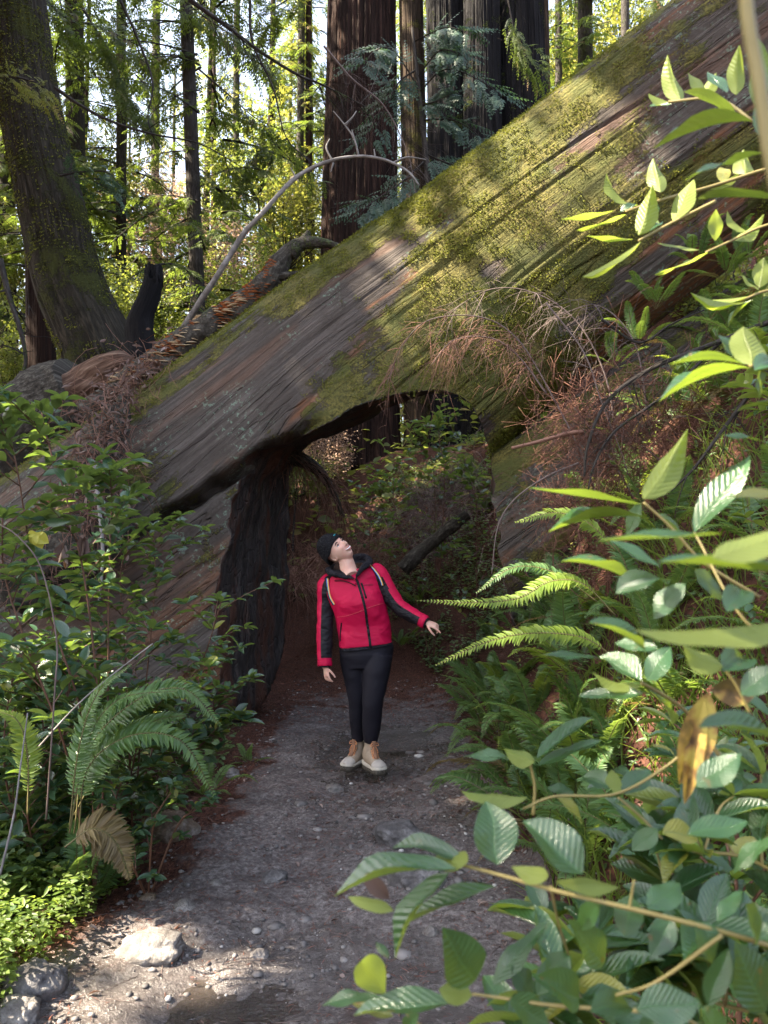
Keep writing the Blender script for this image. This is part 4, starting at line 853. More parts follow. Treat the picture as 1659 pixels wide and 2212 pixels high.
shrub('dense dark shrub low in the left thicket', [[(100, 1700, 3.6), (90, 1540, 3.6), (60, 1400, 3.6)], [(180, 1700, 3.9), (220, 1560, 3.9), (200, 1450, 3.9)], [(20, 1720, 3.5), (10, 1580, 3.5), (30, 1450, 3.5)], [(260, 1720, 3.7), (300, 1600, 3.6), (350, 1500, 3.6)], [(330, 1760, 3.8), (390, 1660, 3.8), (440, 1600, 3.8)], [(60, 1720, 3.4), (140, 1580, 3.5), (150, 1400, 3.6)]], .10, LM, 'small', 'redstem', 24, .26, 7, start=.05, W=.44)
shrub('small leafy plant trailing beside the rock under the arching fern', [[(330, 1790, 3.5), (350, 1740, 3.5), (380, 1700, 3.5)], [(380, 1790, 3.6), (420, 1750, 3.6), (460, 1730, 3.6)], [(250, 1780, 3.3), (250, 1730, 3.3), (262, 1690, 3.2)]], .06, LM, 'small', 'redstem', 7, .12, 5, start=.1, W=.5)
# yellow maple-like leaf and bare arching stems on the left
def one_leaf(name, base, tip, wpx, d, mat, label=None, cat=None, parent=None, dz=.0):
    a_, b_ = P(*base, d), P(*tip, d + dz); mb = MB(); L_ = np.linalg.norm(b_ - a_); scatter(mb, LB, a_[None], (b_ - a_)[None], np.array([[0, -1, .35]]), L_, wpx / F * d * 1.05, .5); o = mb.build(name, MT[mat], parent, None if parent is not None else a_)
    if label: tag(o, label, cat)
    return o
MT['yellow'] = leaf_mat('yellow_autumn_leaf', (.38, .36, .04), (.5, .46, .06), (.6, .55, .05), .5, .4)
e = empty('yellow_leaf', P(100, 1160, 2.9), 'pale yellow lobed leaf hanging among the left shrubs', 'leaf'); mb = MB()
for t_, w_ in [((62, 1170), 28), ((90, 1185), 20), ((104, 1172), 22), ((78, 1150), 24)]:
    a_ = P(80, 1158, 2.9); b_ = P(*t_, 2.9); scatter(mb, LB, (a_ - (b_ - a_) * .25)[None], (b_ - a_)[None], np.array([[.1, -1, .3]]), np.linalg.norm(b_ - a_) * 1.25, w_ / F * 2.9 * 1.3, .5)
mb.build('blade', MT['yellow'], e)
branch('bare_shoot', PL([(100, 1770, 2.9), (118, 1500), (122, 1380), (90, 1230), (40, 1160), (-10, 1128)], 2.8), .0035, .002, MT['greytwig'], 'pale thin stem arching over the left thicket', 'stem', n=40)
branch('bare_shoot', PL([(0, 1890, 2.6), (30, 1760), (45, 1650), (60, 1540)], 2.6), .004, .002, MT['palebark'], 'straw coloured stem leaning at the lower left edge', 'stem')
branch('bare_shoot', PL([(60, 1640, 2.9), (160, 1530), (240, 1460), (330, 1390)], 2.9), .004, .002, MT['palebark'], 'thin grey dry stem crossing the left thicket diagonally', 'stem')
branch('bare_shoot', PL([(205, 1000, 4.6), (215, 1100), (222, 1200), (214, 1300)], 4.6), .014, .008, MT['palebark'], 'pale dead stick hanging down below the debris', 'stem')
mb = MB(); e = empty('withered_leaves', P(170, 1150, 3.4), 'two withered purple brown leaf clusters hanging among the left shrubs', 'leaves')
for cx, cy in [(182, 1165), (140, 1178)]:
    c_ = P(cx, cy, 3.4)
    for q in range(7): scatter(mb, LM, c_[None] + R.normal(0, .008, (1, 3)), np.array([[R.normal(0, .45), R.normal(0, .3), -1]]), rdir(1, -.2, .4), .10, .028, R.random())
mb.build('blades', MT['deadleaf'], e)
# ---------------------------------------------------------------- foreground branches of big glossy leaves on the right
def big_branch(label, stems, leaves, mat, fill=None):
    q0 = P(*stems[0][0][:2], stems[0][0][2]); e = empty('leafy_branch', q0, label, 'branch', 'glossy leaved branches reaching in from the right'); ms = MB(); ml = MB()
    for s in stems:
        w_ = s[-1]; pts_ = [P(*v) for v in s[:-1]]; d_ = s[0][2]; tube(ms, pts_, w_ / 2 / F * d_, w_ / 2.8 / F * d_, 24, 8)
    for lf in leaves:
        bx, by, tx, ty, w_, d = lf[:6]; kind = lf[6] if len(lf) > 6 else 'b'; dz = R.normal(0, .015)
        a_, b_ = P(bx, by, d), P(tx, ty, d + dz + .01); L_ = np.linalg.norm(b_ - a_); ax = nrm(b_ - a_)
        lp = math.hypot(tx - bx, ty - by); el = w_ / max(lp, 1)
        tilt = np.interp(el, [.12, .5], [1.25, .45]); nmv = nrm(np.array([R.normal(0, .12), -1 + tilt * .75, tilt + .15]))
        if kind == 'u': nmv = -nmv  # the underside faces the viewer
        wid = min(max(w_ / F * d, .30 * L_), .66 * L_) * 1.12
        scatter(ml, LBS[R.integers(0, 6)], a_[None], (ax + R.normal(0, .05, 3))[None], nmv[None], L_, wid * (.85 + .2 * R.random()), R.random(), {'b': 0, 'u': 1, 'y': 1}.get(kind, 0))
    if fill: 
        for pts_, nside, sl, nl, L_ in fill: leafy_stem(ms, ml, [P(*v) for v in pts_], .004, .002, nside, sl, nl, L_, LM, start=.1)
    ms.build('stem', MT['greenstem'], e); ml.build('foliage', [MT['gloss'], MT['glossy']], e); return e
y_ = 'u'
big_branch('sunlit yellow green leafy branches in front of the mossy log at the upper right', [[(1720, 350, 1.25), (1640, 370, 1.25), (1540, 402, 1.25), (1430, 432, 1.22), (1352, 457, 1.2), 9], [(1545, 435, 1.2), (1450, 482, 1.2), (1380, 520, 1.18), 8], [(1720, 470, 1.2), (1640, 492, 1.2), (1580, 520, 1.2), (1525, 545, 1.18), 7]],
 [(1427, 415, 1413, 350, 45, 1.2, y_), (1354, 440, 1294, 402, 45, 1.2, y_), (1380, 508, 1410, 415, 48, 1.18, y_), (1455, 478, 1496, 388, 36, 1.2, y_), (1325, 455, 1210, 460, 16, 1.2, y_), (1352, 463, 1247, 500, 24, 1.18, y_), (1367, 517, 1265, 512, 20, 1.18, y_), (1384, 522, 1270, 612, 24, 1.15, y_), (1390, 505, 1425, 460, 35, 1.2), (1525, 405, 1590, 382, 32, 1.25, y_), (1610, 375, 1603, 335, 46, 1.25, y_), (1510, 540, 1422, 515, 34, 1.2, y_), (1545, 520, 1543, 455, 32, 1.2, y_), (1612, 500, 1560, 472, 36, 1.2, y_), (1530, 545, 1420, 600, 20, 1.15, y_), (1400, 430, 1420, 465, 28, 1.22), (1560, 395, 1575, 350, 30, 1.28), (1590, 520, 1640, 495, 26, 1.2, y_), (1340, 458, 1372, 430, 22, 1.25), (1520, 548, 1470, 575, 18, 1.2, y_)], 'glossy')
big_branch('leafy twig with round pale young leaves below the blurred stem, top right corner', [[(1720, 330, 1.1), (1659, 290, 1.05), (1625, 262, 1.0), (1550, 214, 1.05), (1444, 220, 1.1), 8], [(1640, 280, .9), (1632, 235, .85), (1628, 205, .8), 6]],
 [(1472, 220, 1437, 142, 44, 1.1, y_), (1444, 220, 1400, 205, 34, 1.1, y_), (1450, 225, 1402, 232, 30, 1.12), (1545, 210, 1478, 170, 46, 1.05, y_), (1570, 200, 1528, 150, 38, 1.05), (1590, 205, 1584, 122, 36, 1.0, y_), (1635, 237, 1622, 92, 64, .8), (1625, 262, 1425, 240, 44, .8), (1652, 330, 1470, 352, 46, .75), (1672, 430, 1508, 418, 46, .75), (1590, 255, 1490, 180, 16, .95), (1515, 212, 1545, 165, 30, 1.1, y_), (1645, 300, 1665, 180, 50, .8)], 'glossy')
big_branch('sunny leaf cluster at the right edge below the first leafy branch', [[(1720, 640, 1.2), (1660, 628, 1.2), (1600, 650, 1.18), 7]], [(1640, 622, 1645, 558, 38, 1.2, y_), (1615, 640, 1520, 652, 22, 1.18, y_), (1610, 650, 1500, 682, 22, 1.18, y_), (1640, 625, 1590, 600, 30, 1.2, y_), (1650, 640, 1700, 600, 34, 1.2, y_), (1625, 648, 1560, 690, 24, 1.2)], 'glossy')
big_branch('bluish leaf rosette with one upright green leaf, right edge', [[(1760, 800, .85), (1690, 798, .82), (1620, 790, .8), 9]], [(1624, 790, 1608, 698, 76, .8, y_), (1620, 795, 1420, 806, 32, .8), (1610, 788, 1465, 742, 32, .8), (1600, 775, 1553, 720, 40, .82), (1630, 800, 1700, 760, 50, .78), (1640, 800, 1650, 860, 50, .8), (1690, 865, 1592, 875, 22, .8), (1670, 960, 1555, 925, 34, .8)], 'gloss')
big_branch('leaf rosette with a large upright olive leaf over the dry brush', [[(1640, 1290, .8), (1520, 1215, .8), (1450, 1140, .8), (1390, 1085, .8), 8], [(1700, 1400, .7), (1600, 1330, .7), (1500, 1150, .75), 7]],
 [(1390, 1078, 1492, 962, 62, .8, y_), (1385, 1090, 1134, 1060, 28, .8), (1395, 1118, 1198, 1080, 30, .8), (1500, 1150, 1626, 996, 50, .8), (1700, 1060, 1575, 1078, 44, .6), (1290, 1168, 1565, 1148, 46, .55), (1540, 1205, 1720, 1160, 84, .45, y_), (1420, 1215, 1700, 1228, 50, .48), (1315, 1168, 1422, 1228, 46, .7), (1370, 1360, 1715, 1350, 64, .48, y_), (1210, 1213, 1368, 1228, 30, .7), (1570, 1322, 1612, 1243, 60, .65), (1270, 1345, 1402, 1368, 46, .65), (1330, 1282, 1422, 1243, 52, .65), (1385, 1085, 1340, 1150, 34, .85), (1480, 1260, 1400, 1330, 50, .7), (1500, 1230, 1560, 1300, 50, .7), (1420, 1110, 1480, 1180, 40, .82)], 'gloss')
big_branch('bluish rosette around a yellow green leaf in the middle of the right side', [[(1560, 1640, .8), (1490, 1545, .8), (1430, 1500, .78), (1385, 1475, .76), 9], [(1620, 1540, .7), (1590, 1480, .7), (1560, 1440, .7), 7]],
 [(1290, 1420, 1163, 1420, 28, .85), (1385, 1470, 1297, 1403, 66, .75), (1385, 1482, 1280, 1478, 36, .76, y_), (1390, 1497, 1252, 1512, 46, .75), (1562, 1440, 1465, 1420, 72, .65, y_), (1398, 1470, 1450, 1400, 46, .78), (1400, 1490, 1480, 1540, 40, .78), (1560, 1450, 1640, 1400, 60, .65), (1510, 1572, 1690, 1552, 58, .5), (1420, 1400, 1330, 1378, 44, .7), (1600, 1500, 1680, 1440, 56, .65)], 'gloss')
big_branch('spreading rosettes on a bent twig in front of the right ferns', [[(1500, 1600, .85), (1440, 1655, .85), (1330, 1715, .85), (1200, 1720, .85), (1130, 1747, .85), 7], [(1152, 1760, .9), (1155, 1700, .9), (1145, 1650, .9), 8], [(1335, 1722, .85), (1390, 1770, .85), (1430, 1812, .85), 6]],
 [(1150, 1650, 1003, 1608, 28, .9), (1155, 1645, 1090, 1628, 42, .88, y_), (1160, 1638, 1277, 1538, 36, .9), (1162, 1652, 1302, 1608, 28, .9), (1140, 1722, 993, 1727, 36, .85, y_), (1335, 1715, 1318, 1668, 54, .85, y_), (1325, 1700, 1258, 1668, 42, .88), (1345, 1715, 1400, 1660, 44, .85), (1200, 1722, 1270, 1770, 30, .85), (1240, 1715, 1180, 1690, 26, .88), (1505, 1699, 1602, 1628, 62, .65), (1485, 1802, 1612, 1768, 54, .7), (1430, 1800, 1520, 1790, 46, .8), (1420, 1790, 1370, 1840, 44, .8)], 'gloss')
big_branch('long leafy branch crossing the lower right corner over the trail edge', [[(1720, 2060, .62), (1550, 2010, .62), (1350, 1960, .62), (1200, 1924, .64), (1080, 1890, .68), (995, 1868, .7), 11], [(1190, 1915, .68), (1205, 1990, .7), (1228, 2062, .72), 6], [(1560, 2020, .6), (1420, 2120, .62), (1330, 2150, .62), 9], [(1360, 1960, .62), (1370, 1900, .62), 6]],
 [(1075, 1868, 1068, 1725, 96, .68), (1257, 1888, 1138, 1768, 118, .62), (1000, 1857, 860, 1783, 52, .7), (1010, 1862, 925, 1848, 50, .68, y_), (985, 1877, 725, 1860, 42, .68), (970, 1885, 800, 2012, 46, .68), (1070, 1915, 880, 1990, 40, .7), (1200, 1905, 1337, 1915, 46, .62, y_), (1185, 1892, 1113, 1886, 38, .64, y_), (1360, 1932, 1350, 2022, 76, .66), (850, 1967, 754, 1937, 34, .72, y_), (1400, 1965, 1480, 1900, 50, .62), (1300, 1945, 1250, 2010, 40, .64), (1230, 2062, 1180, 2110, 44, .72), (1550, 1990, 1602, 1908, 30, .65), (1690, 1800, 1568, 1872, 42, .62), (1500, 1990, 1560, 2080, 60, .62), (1640, 2030, 1600, 1950, 60, .62), (1450, 1980, 1400, 2060, 50, .66)], 'gloss', [([(1700, 1900, .95), (1600, 1850, .95), (1480, 1840, .95)], 6, .1, 5, .085), ([(1700, 2050, .9), (1560, 2060, .9), (1440, 2040, .9)], 6, .1, 5, .085)])
big_branch('low leafy branches at the bottom edge with olive and bluish leaves', [[(1400, 2185, .66), (1200, 2172, .68), (1080, 2155, .7), (1020, 2147, .7), 9], [(960, 2260, .75), (890, 2200, .75), (830, 2148, .75), 6], [(1560, 2260, .6), (1480, 2200, .6), (1375, 2180, .6), 8]],
 [(1027, 2117, 963, 2013, 84, .7), (1065, 2132, 1167, 1973, 52, .72), (1150, 2152, 1110, 2088, 80, .72), (1250, 2157, 1173, 2113, 72, .68), (1020, 2150, 948, 2146, 50, .7, y_), (980, 2166, 763, 2173, 44, .7), (1375, 2182, 1507, 2160, 78, .58), (1275, 2187, 1387, 2163, 52, .6), (1305, 2082, 1228, 1990, 72, .68), (1530, 2172, 1562, 2043, 46, .6), (1655, 2185, 1600, 2038, 92, .58), (832, 2147, 759, 2068, 66, .72, y_), (820, 2152, 698, 2143, 26, .73), (850, 2195, 757, 2172, 30, .73), (840, 2070, 815, 2030, 20, .75), (1100, 2160, 1180, 2220, 60, .68), (1420, 2190, 1380, 2240, 60, .6), (1570, 2200, 1500, 2230, 60, .6), (905, 2190, 860, 2230, 30, .74), (1160, 2150, 1230, 2060, 46, .74)], 'gloss', [([(1700, 2200, .9), (1560, 2170, .9), (1440, 2120, .9)], 6, .1, 5, .09), ([(1300, 2260, .85), (1230, 2200, .85), (1200, 2120, .85)], 5, .08, 5, .08)])
branch('pale_shoot', PL([(1605, -60), (1618, 60), (1640, 180), (1662, 330), (1690, 450)], .36), .0034, .0036, MT['greenstem'], 'out of focus pale green stem very close at the top right corner', 'stem')
# decayed leaf hanging
e = empty('withered_leaf', P(1525, 1500, .72), 'rotting yellow and brown leaf hanging down at the right', 'leaf'); mb = MB()
k = M('rotting_leaf'); nn = k.noise(k.geo(), 45, 4); MT['rot'] = k.out(k.mixs(.3, k.pb(k.ramp(nn, [(.38, (.05, .03, .02)), (.5, (.28, .16, .05)), (.6, (.45, .36, .08))]), .6, k.bump(nn, .5, .004)), k.N('ShaderNodeBsdfTranslucent', Color=(.4, .3, .06)).outputs[0]))
for (a, b, w_) in [((1530, 1495), (1475, 1700), 75), ((1520, 1500), (1480, 1745), 40), ((1535, 1490), (1640, 1500), 60)]:
    a_, b_ = P(*a, .72), P(*b, .72); scatter(mb, LB, a_[None], (b_ - a_)[None], np.array([[.35 * R.normal(), -1, .1]]), np.linalg.norm(b_ - a_), w_ / F * .72, .5)
mb.build('blade', MT['rot'], e)
mb = MB(); a_, b_ = P(785, 1893, .74), P(835, 1935, .74); scatter(mb, LB, a_[None], (b_ - a_)[None], np.array([[.2, -1, .4]]), .034, .016, .5); o = mb.build('brown_leaf', MT['deadleaf'], None, a_); tag(o, 'curled brown dead leaf on the tip of the long leafy branch', 'leaf')
# shrubs further back on the right, seen between the ferns and the branches
G2 = 'leafy shrubs on the right bank'
for i_, (st, lab) in enumerate([([[(1700, 1000, 2.6), (1690, 900, 2.5), (1660, 800, 2.4)]], 'shrub under the mossy log at the right edge'), ([[(1600, 1900, 1.5), (1540, 1750, 1.5), (1560, 1640, 1.5)], [(1650, 2100, 1.3), (1600, 2000, 1.3), (1590, 1900, 1.3)]], 'dark leafy shrub low at the right edge')]):
    shrub(lab, st, .075, LM, 'gloss', 'redstem', 9, .16, 5, group=G2, start=.1)
# ---------------------------------------------------------------- dry brush on the right
MT['twigd'] = simple('dark_red_dead_twig', (.13, .062, .045), .85, .15, .5, 8)
def brush(label, mains, n, l0, l1, dn, mat='twig', r=.0022, loose=None, main_r=.007, cat='dead brush'):
    e = empty('dry_brush', P(*mains[0][0]), label, cat); ms = MB(); mt_ = MB()
    for m_ in mains:
        c = tube(ms, [P(*v) for v in m_], main_r, .002, 40, 5); twiggy(mt_, c, r * 1.6, n, l0, l1, dn, 3, 3)
    if loose:
        for (px, py, d, sx, sy, cnt) in loose:
            for i_ in range(cnt):
                p = P(px + R.normal(0, sx), py + R.normal(0, sy), d + R.normal(0, .18)); d_ = nrm(R.normal(0, 1, 3) * [1, .6, 1] + [.2, 0, -.1]); l_ = .08 + .3 * R.random()
                c = tube(mt_, [p, p + d_ * l_ * .5 + R.normal(0, .025, 3), p + d_ * l_], r, r * .5, 4, 3)
                for s_ in range(2): d2 = nrm(d_ + R.normal(0, .8, 3)); tube(mt_, [c[2], c[2] + d2 * l_ * .4], r * .6, r * .4, 2, 3)
    ms.build('stem', MT['greytwig'], e); mt_.build('twigs', MT[mat], e); return e
brush('dead reddish spray arching over the middle of the mossy log', [[(1300, 1110, 4.7), (1260, 990, 4.7), (1190, 850, 4.7), (1120, 735, 4.7), (1040, 685, 4.7), (930, 690, 4.7), (870, 745, 4.7), (835, 830, 4.7)], [(1180, 850, 4.7), (1120, 770, 4.7), (1060, 730, 4.7), (980, 735, 4.7), (930, 790, 4.7)]], 105, .10, .34, .8, r=.0018)
brush('second dead spray arching behind the first one, with greyer twigs', [[(1330, 950, 4.9), (1310, 820, 4.9), (1250, 700, 4.9), (1160, 635, 4.9), (1060, 625, 4.9), (960, 680, 4.9)], [(1400, 900, 4.8), (1370, 740, 4.8), (1290, 660, 4.8), (1190, 690, 4.8)]], 50, .12, .40, .8, 'greytwig', r=.0018)
brush('thick tangle of dead red brown twigs below the logs right of the tunnel', [[(1420, 1200, 4.6), (1370, 1080, 4.6), (1300, 960, 4.7), (1240, 880, 4.8)], [(1500, 1100, 4.6), (1430, 1000, 4.6), (1340, 940, 4.7), (1240, 945, 4.8)], [(1400, 1250, 4.4), (1320, 1150, 4.5), (1250, 1100, 4.7), (1190, 1100, 4.9)]], 75, .15, .5, .5, 'twigd', .0026, [(1310, 1070, 4.7, 70, 70, 330), (1260, 900, 4.9, 50, 40, 130), (1420, 930, 4.6, 90, 80, 380), (1320, 1210, 4.5, 70, 45, 110)])
GB2 = 'dark bare branches crossing the dry brush'
for l, d, r0, lab in [([(1700, 680), (1560, 735), (1400, 800), (1310, 870), (1270, 960), (1262, 1030)], 4.2, .016, 'long dark branch curving down from the right edge over the brush'), ([(1560, 735), (1440, 850), (1330, 930), (1285, 1000), (1270, 1060)], 4.25, .011, 'second dark branch curving beside the long one'), ([(1700, 740), (1620, 850), (1560, 930), (1500, 1010), (1450, 1060)], 4.0, .014, 'dark diagonal branch at the right edge'), ([(1250, 1000), (1180, 1030), (1110, 1080), (1075, 1140), (1062, 1240)], 4.6, .007, 'thin dark stem drooping at the right mouth of the tunnel'), ([(1300, 690), (1380, 740), (1450, 700), (1520, 670)], 4.6, .010, 'thin branch lying along the underside of the mossy log'), ([(1180, 655), (1260, 760), (1300, 870), (1350, 1000), (1360, 1060)], 4.5, .006, 'speckled thin stem hanging through the brush')]:
    branch('bare_branch', PL(l, d), r0, r0 * .4, MT['thinbark'] if r0 > .008 else MT['greytwig'], lab, group=GB2, tw=14, l0=.1, l1=.4, down=.4)
branch('dead_stick', PL([(1105, 968), (1160, 955), (1220, 938), (1262, 932)], 4.6), .010, .016, MT['twig'], 'stout dry stick lit by the sun in front of the lower log', 'stick', n=20, ns=8)
# behind the tunnel
branch('hanging_root', PL([(575, 960, 7.4), (630, 985, 7.5), (680, 1010, 7.7), (715, 1055, 7.9), (742, 1118, 8.0)], 7.5), .11, .02, MT['scalebark'], 'thick root with hanging rootlets behind the charred pillar', 'root', tw=170, l0=.15, l1=.6, down=1.0, tmat=MT['twig'], tr=.005)
branch('dead_limb', PL([(870, 1232), (910, 1190), (960, 1150), (1010, 1110)], 9.6), .10, .07, MT['scalebark'], 'dark dead limb lying up the slope behind the walker', 'fallen limb', n=24, ns=12, disp=limb_disp)
def hill_brush(label, cx, cy, d, sx, sy, n, mat='twig', r=.004):
    e = empty('dry_brush', P(cx, cy, d), label, 'dead brush'); mb = MB()
    for i_ in range(n):
        p = P(cx + R.normal(0, sx), cy + R.normal(0, sy), d + R.normal(0, .4)); g_ = float(hgt(p[0], p[1])); p[2] = min(max(p[2], g_ + .02), g_ + 1.2); d_ = nrm(R.normal(0, 1, 3) + [0, -.2, .1]); l_ = .2 + .7 * R.random(); tube(mb, [p, p + d_ * l_ * .5 + R.normal(0, .06, 3), p + d_ * l_ + [0, 0, -.1]], r, r * .4, 5, 3)
    mb.build('twigs', MT[mat], e)
hill_brush('tangle of dead red twigs on the slope left under the arch', 760, 1010, 11, 60, 55, 800)
hill_brush('grey and purple dead twigs high under the arch at the right', 940, 930, 11.5, 60, 45, 700, 'greytwig')
hill_brush('fine dead twigs beside the trail just behind the charred pillar', 645, 1150, 9.6, 22, 60, 260)
shrub('thin leafy shrub on the slope high under the arch', [[(940, 1080, 9.8), (930, 980, 9.8), (920, 910, 9.8)], [(960, 1060, 9.6), (950, 960, 9.6), (945, 900, 9.6)], [(860, 1130, 10), (850, 1050, 10), (860, 1000, 10)], [(800, 1120, 10.3), (820, 1060, 10.3)], [(1030, 1120, 9.2), (1020, 1020, 9.2)]], .11, LM, 'small', 'redstem', 16, .35, 6, start=.1, W=.5)
# low ground cover
def cover(name, label, x0, x1, y0, y1, n, L, mat, keep=None, dz=.04, round_=True):
    x = x0 + (x1 - x0) * R.random(n); y = y0 + (y1 - y0) * R.random(n)
    kp = fbm(np.stack([x, y, 0 * x], -1) * 2.2, 3, 64) > -.12
    if keep is not None: kp &= keep(x, y)
    x, y = x[kp], y[kp]; m_ = len(x); z = hfull(x, y) + dz * R.random(m_) * 2.2 + .005; mb = MB()
    scatter(mb, leaf_template(3, 1, 'ellipse', .12, .05), np.stack([x, y, z], -1), nrm(R.normal(0, 1, (m_, 3)) * [1, 1, .25]), nrm(np.array([0, -.25, 1]) + R.normal(0, .28, (m_, 3))), L * (.6 + .8 * R.random(m_)), L * (.75 if round_ else .4))
    o = mb.build(name, MT[mat]); tag(o, label, None, None, 'stuff'); return o
MT['sorrel'] = leaf_mat('sorrel_leaves', (.045, .09, .035), (.12, .19, .07), (.25, .35, .06), .5, .35, big=(.05, (.25, .22, .06)))
MT['herb'] = leaf_mat('bright_low_herbs', (.08, .14, .025), (.16, .22, .04), (.35, .45, .06), .5, .45)
cover('ground_cover', 'round leaved sorrel covering the slope behind the tunnel', -1.0, 4.0, 9.3, 14.5, 30000, .05, 'sorrel', lambda x, y: pathw(x, y) < .1, .09)
cover('ground_cover', 'low bright green herbs along the lower left edge of the trail', -2.2, -1.1, 2.45, 4.0, 13000, .036, 'herb', lambda x, y: x < -1.30 + .12 * fbm(np.stack([x, y, 0 * x], -1) * 5, 2, 3), .09, False)
cover('ground_cover', 'small leaves and herbs between the ferns of the right bank', .85, 3.6, 1.6, 6.4, 15000, .038, 'sorrel', lambda x, y: pathw(x, y) < .05, .08, False)
cover('ground_cover', 'small dark leaves covering the ground of the left thicket', -3.4, -1.2, 3.0, 6.2, 9000, .045, 'sorrel', lambda x, y: pathw(x, y) < .05, .10)
cover('ground_cover', 'green understorey plants in the woods behind the logs', -14, 12, 12, 40, 26000, .22, 'broad', lambda x, y: y > 12, .35)
# grass blades bottom right
mb = MB(); n_ = 1500; x = .75 + 1.3 * R.random(n_); y = 2.2 + 2.2 * R.random(n_); scatter(mb, leaf_template(4, 1, 'needle', .05, .25), np.stack([x, y, hfull(x, y)], -1), nrm(R.normal(0, .45, (n_, 3)) + [0, 0, 1]), rdir(n_, -.2, .3), .18 + .2 * R.random(n_), .006)
o = mb.build('grass', MT['herb']); tag(o, 'thin grass blades under the ferns at the lower right', None, None, 'stuff')
# ---------------------------------------------------------------- rocks, gravel, litter
def rock(px, py, wpx, hpx, label, mat, seed, d=None, depth=.8, sink=.58):
    if d is None:
        d = 3.0
        for _ in range(30):
            p = P(px, py + hpx * .5, d); d += (p[2] - ground_z(p[0], p[1])) * 1.1
    p = P(px, py + hpx * .5, d); wx = wpx / F * d / 2; hz = hpx / F * d
    bm = bmesh.new(); bmesh.ops.create_icosphere(bm, subdivisions=5, radius=1); V_ = np.array([v.co[:] for v in bm.verts]); Fc = np.array([[v.index for v in f.verts] for f in bm.faces]); bm.free()
    q = 1 + fbm(V_ * 1.3, 3, seed) * .45; cl_ = vn(V_ * 2.2, seed + 4); V_ = V_ * q[:, None]; V_ = np.sign(V_) * np.abs(V_) ** .85; V_ += nrm(V_) * (fbm(V_ * 6, 4, seed + 2) * .09)[:, None]
    V_ = V_ * [wx, wx * depth, hz * .8]; V_[:, 2] += hz * (.5 - sink)
    o = mesh('rock', V_, Fc, MT[mat]); oo = link('rock', o); oo.location = (p[0], p[1] + wx * .3, ground_z(p[0], p[1])); tag(oo, label, 'rock'); return oo
def rock_mat(name, a, b, c):
    k = M(name); g_ = k.obj(); n1 = k.noise(g_, 9, 5, .65); n2 = k.noise(g_, 60, 4, .7)
    return k.out(k.pb(k.mix(k.rng(n2, .35, .65, 0, .5), k.ramp(n1, [(.35, a), (.52, b), (.68, c)]), a), .8, k.bump(k.math('ADD', n1, k.math('MULTIPLY', n2, .5)), .9, .02), .3))
MT['rockg'] = rock_mat('pale_grey_rock', (.09, .077, .07), (.17, .155, .145), (.26, .245, .235)); MT['rockb'] = rock_mat('brown_mossy_rock', (.05, .04, .025), (.15, .105, .075), (.24, .21, .19)); MT['rockd'] = rock_mat('dark_wet_rock', (.05, .045, .045), (.12, .11, .11), (.22, .21, .21))
for a in [(362, 1780, 108, 55, 'brown angular rock at the edge of the trail below the arching fern', 'rockb', 1), (315, 2042, 136, 40, 'large pale rock lying in the mud at the near left of the trail', 'rockg', 2), (262, 1866, 40, 24, 'small brown stone next to the browning fern frond', 'rockb', 3), (590, 1892, 60, 24, 'dark flat stone embedded in the middle left of the trail', 'rockd', 4), (865, 1795, 110, 40, 'rough grey stone at the right of the trail behind the leafy branch', 'rockd', 5), (900, 1880, 120, 50, 'low grey rock partly hidden by the long leafy branch', 'rockd', 6), (60, 2110, 130, 60, 'dark wet rock in the lower left corner', 'rockd', 7), (35, 2180, 90, 50, 'grey stone at the very bottom left', 'rockg', 8), (720, 1700, 42, 14, 'pale wet stone flush with the trail below the boots', 'rockg', 9), (450, 1648, 30, 16, 'small pale stone near the foot of the charred pillar', 'rockg', 10), (500, 1668, 36, 18, 'light stone at the left edge of the trail by the pillar', 'rockg', 11), (395, 1955, 44, 18, 'flat light stone between the two left rocks', 'rockg', 12), (320, 1935, 34, 14, 'flat tan stone left of the trail', 'rockb', 13), (930, 2010, 34, 22, 'tan stone under the lower leafy branch', 'rockg', 14), (1095, 1800, 40, 18, 'small stone in the duff at the right of the trail', 'rockb', 15), (560, 2060, 40, 12, 'small flat wet stone near the puddle', 'rockd', 16), (465, 1905, 26, 12, 'small white stone on the trail edge', 'rockg', 17)]: rock(*a)
def pebbles(n, label):
    big_ = n == 0; n = n or 260
    bm = bmesh.new(); bmesh.ops.create_icosphere(bm, subdivisions=1, radius=1); V0 = np.array([v.co[:] for v in bm.verts]); T0 = np.array([[v.index for v in f.verts] for f in bm.faces]); bm.free()
    x = -1.9 + 3.0 * R.random(n); y = 1.9 + 7.5 * R.random(n) ** 1.5; kp = (pathw(x, y) > .05) & (fbm(np.stack([x, y, 0 * x], -1) * 1.6, 3, 72) > -.15 + .2 * R.random(n)); x, y = x[kp], y[kp]; n = len(x)
    s = .0025 + .012 * R.random(n) ** 5; s = .014 + .030 * R.random(n) ** 2 if big_ else s; V_ = V0[None] * (s[:, None] * (.7 + .6 * R.random((n, 3))))[:, None] * np.array([1, 1, .28 if big_ else .6]); V_ = V_ * (1 + .25 * R.random((n, len(V0), 1))) + np.stack([x, y, hfull(x, y) + s * (.02 if big_ else .25)], -1)[:, None]
    T_ = (T0[None] + (np.arange(n) * len(V0))[:, None, None]).reshape(-1, 3); mb = MB(); mb.put(V_.reshape(-1, 3), None, T_, None, np.repeat(R.random(n), len(V0)))
    k = M('trail_gravel'); o = mb.build('gravel', k.out(k.pb(k.ramp(k.attr('rnd'), [(0, (.06, .055, .055)), (.75, (.15, .135, .13)), (.93, (.22, .20, .19)), (1, (.42, .40, .38))]), .7)), smooth=False); tag(o, label, None, None, 'stuff')
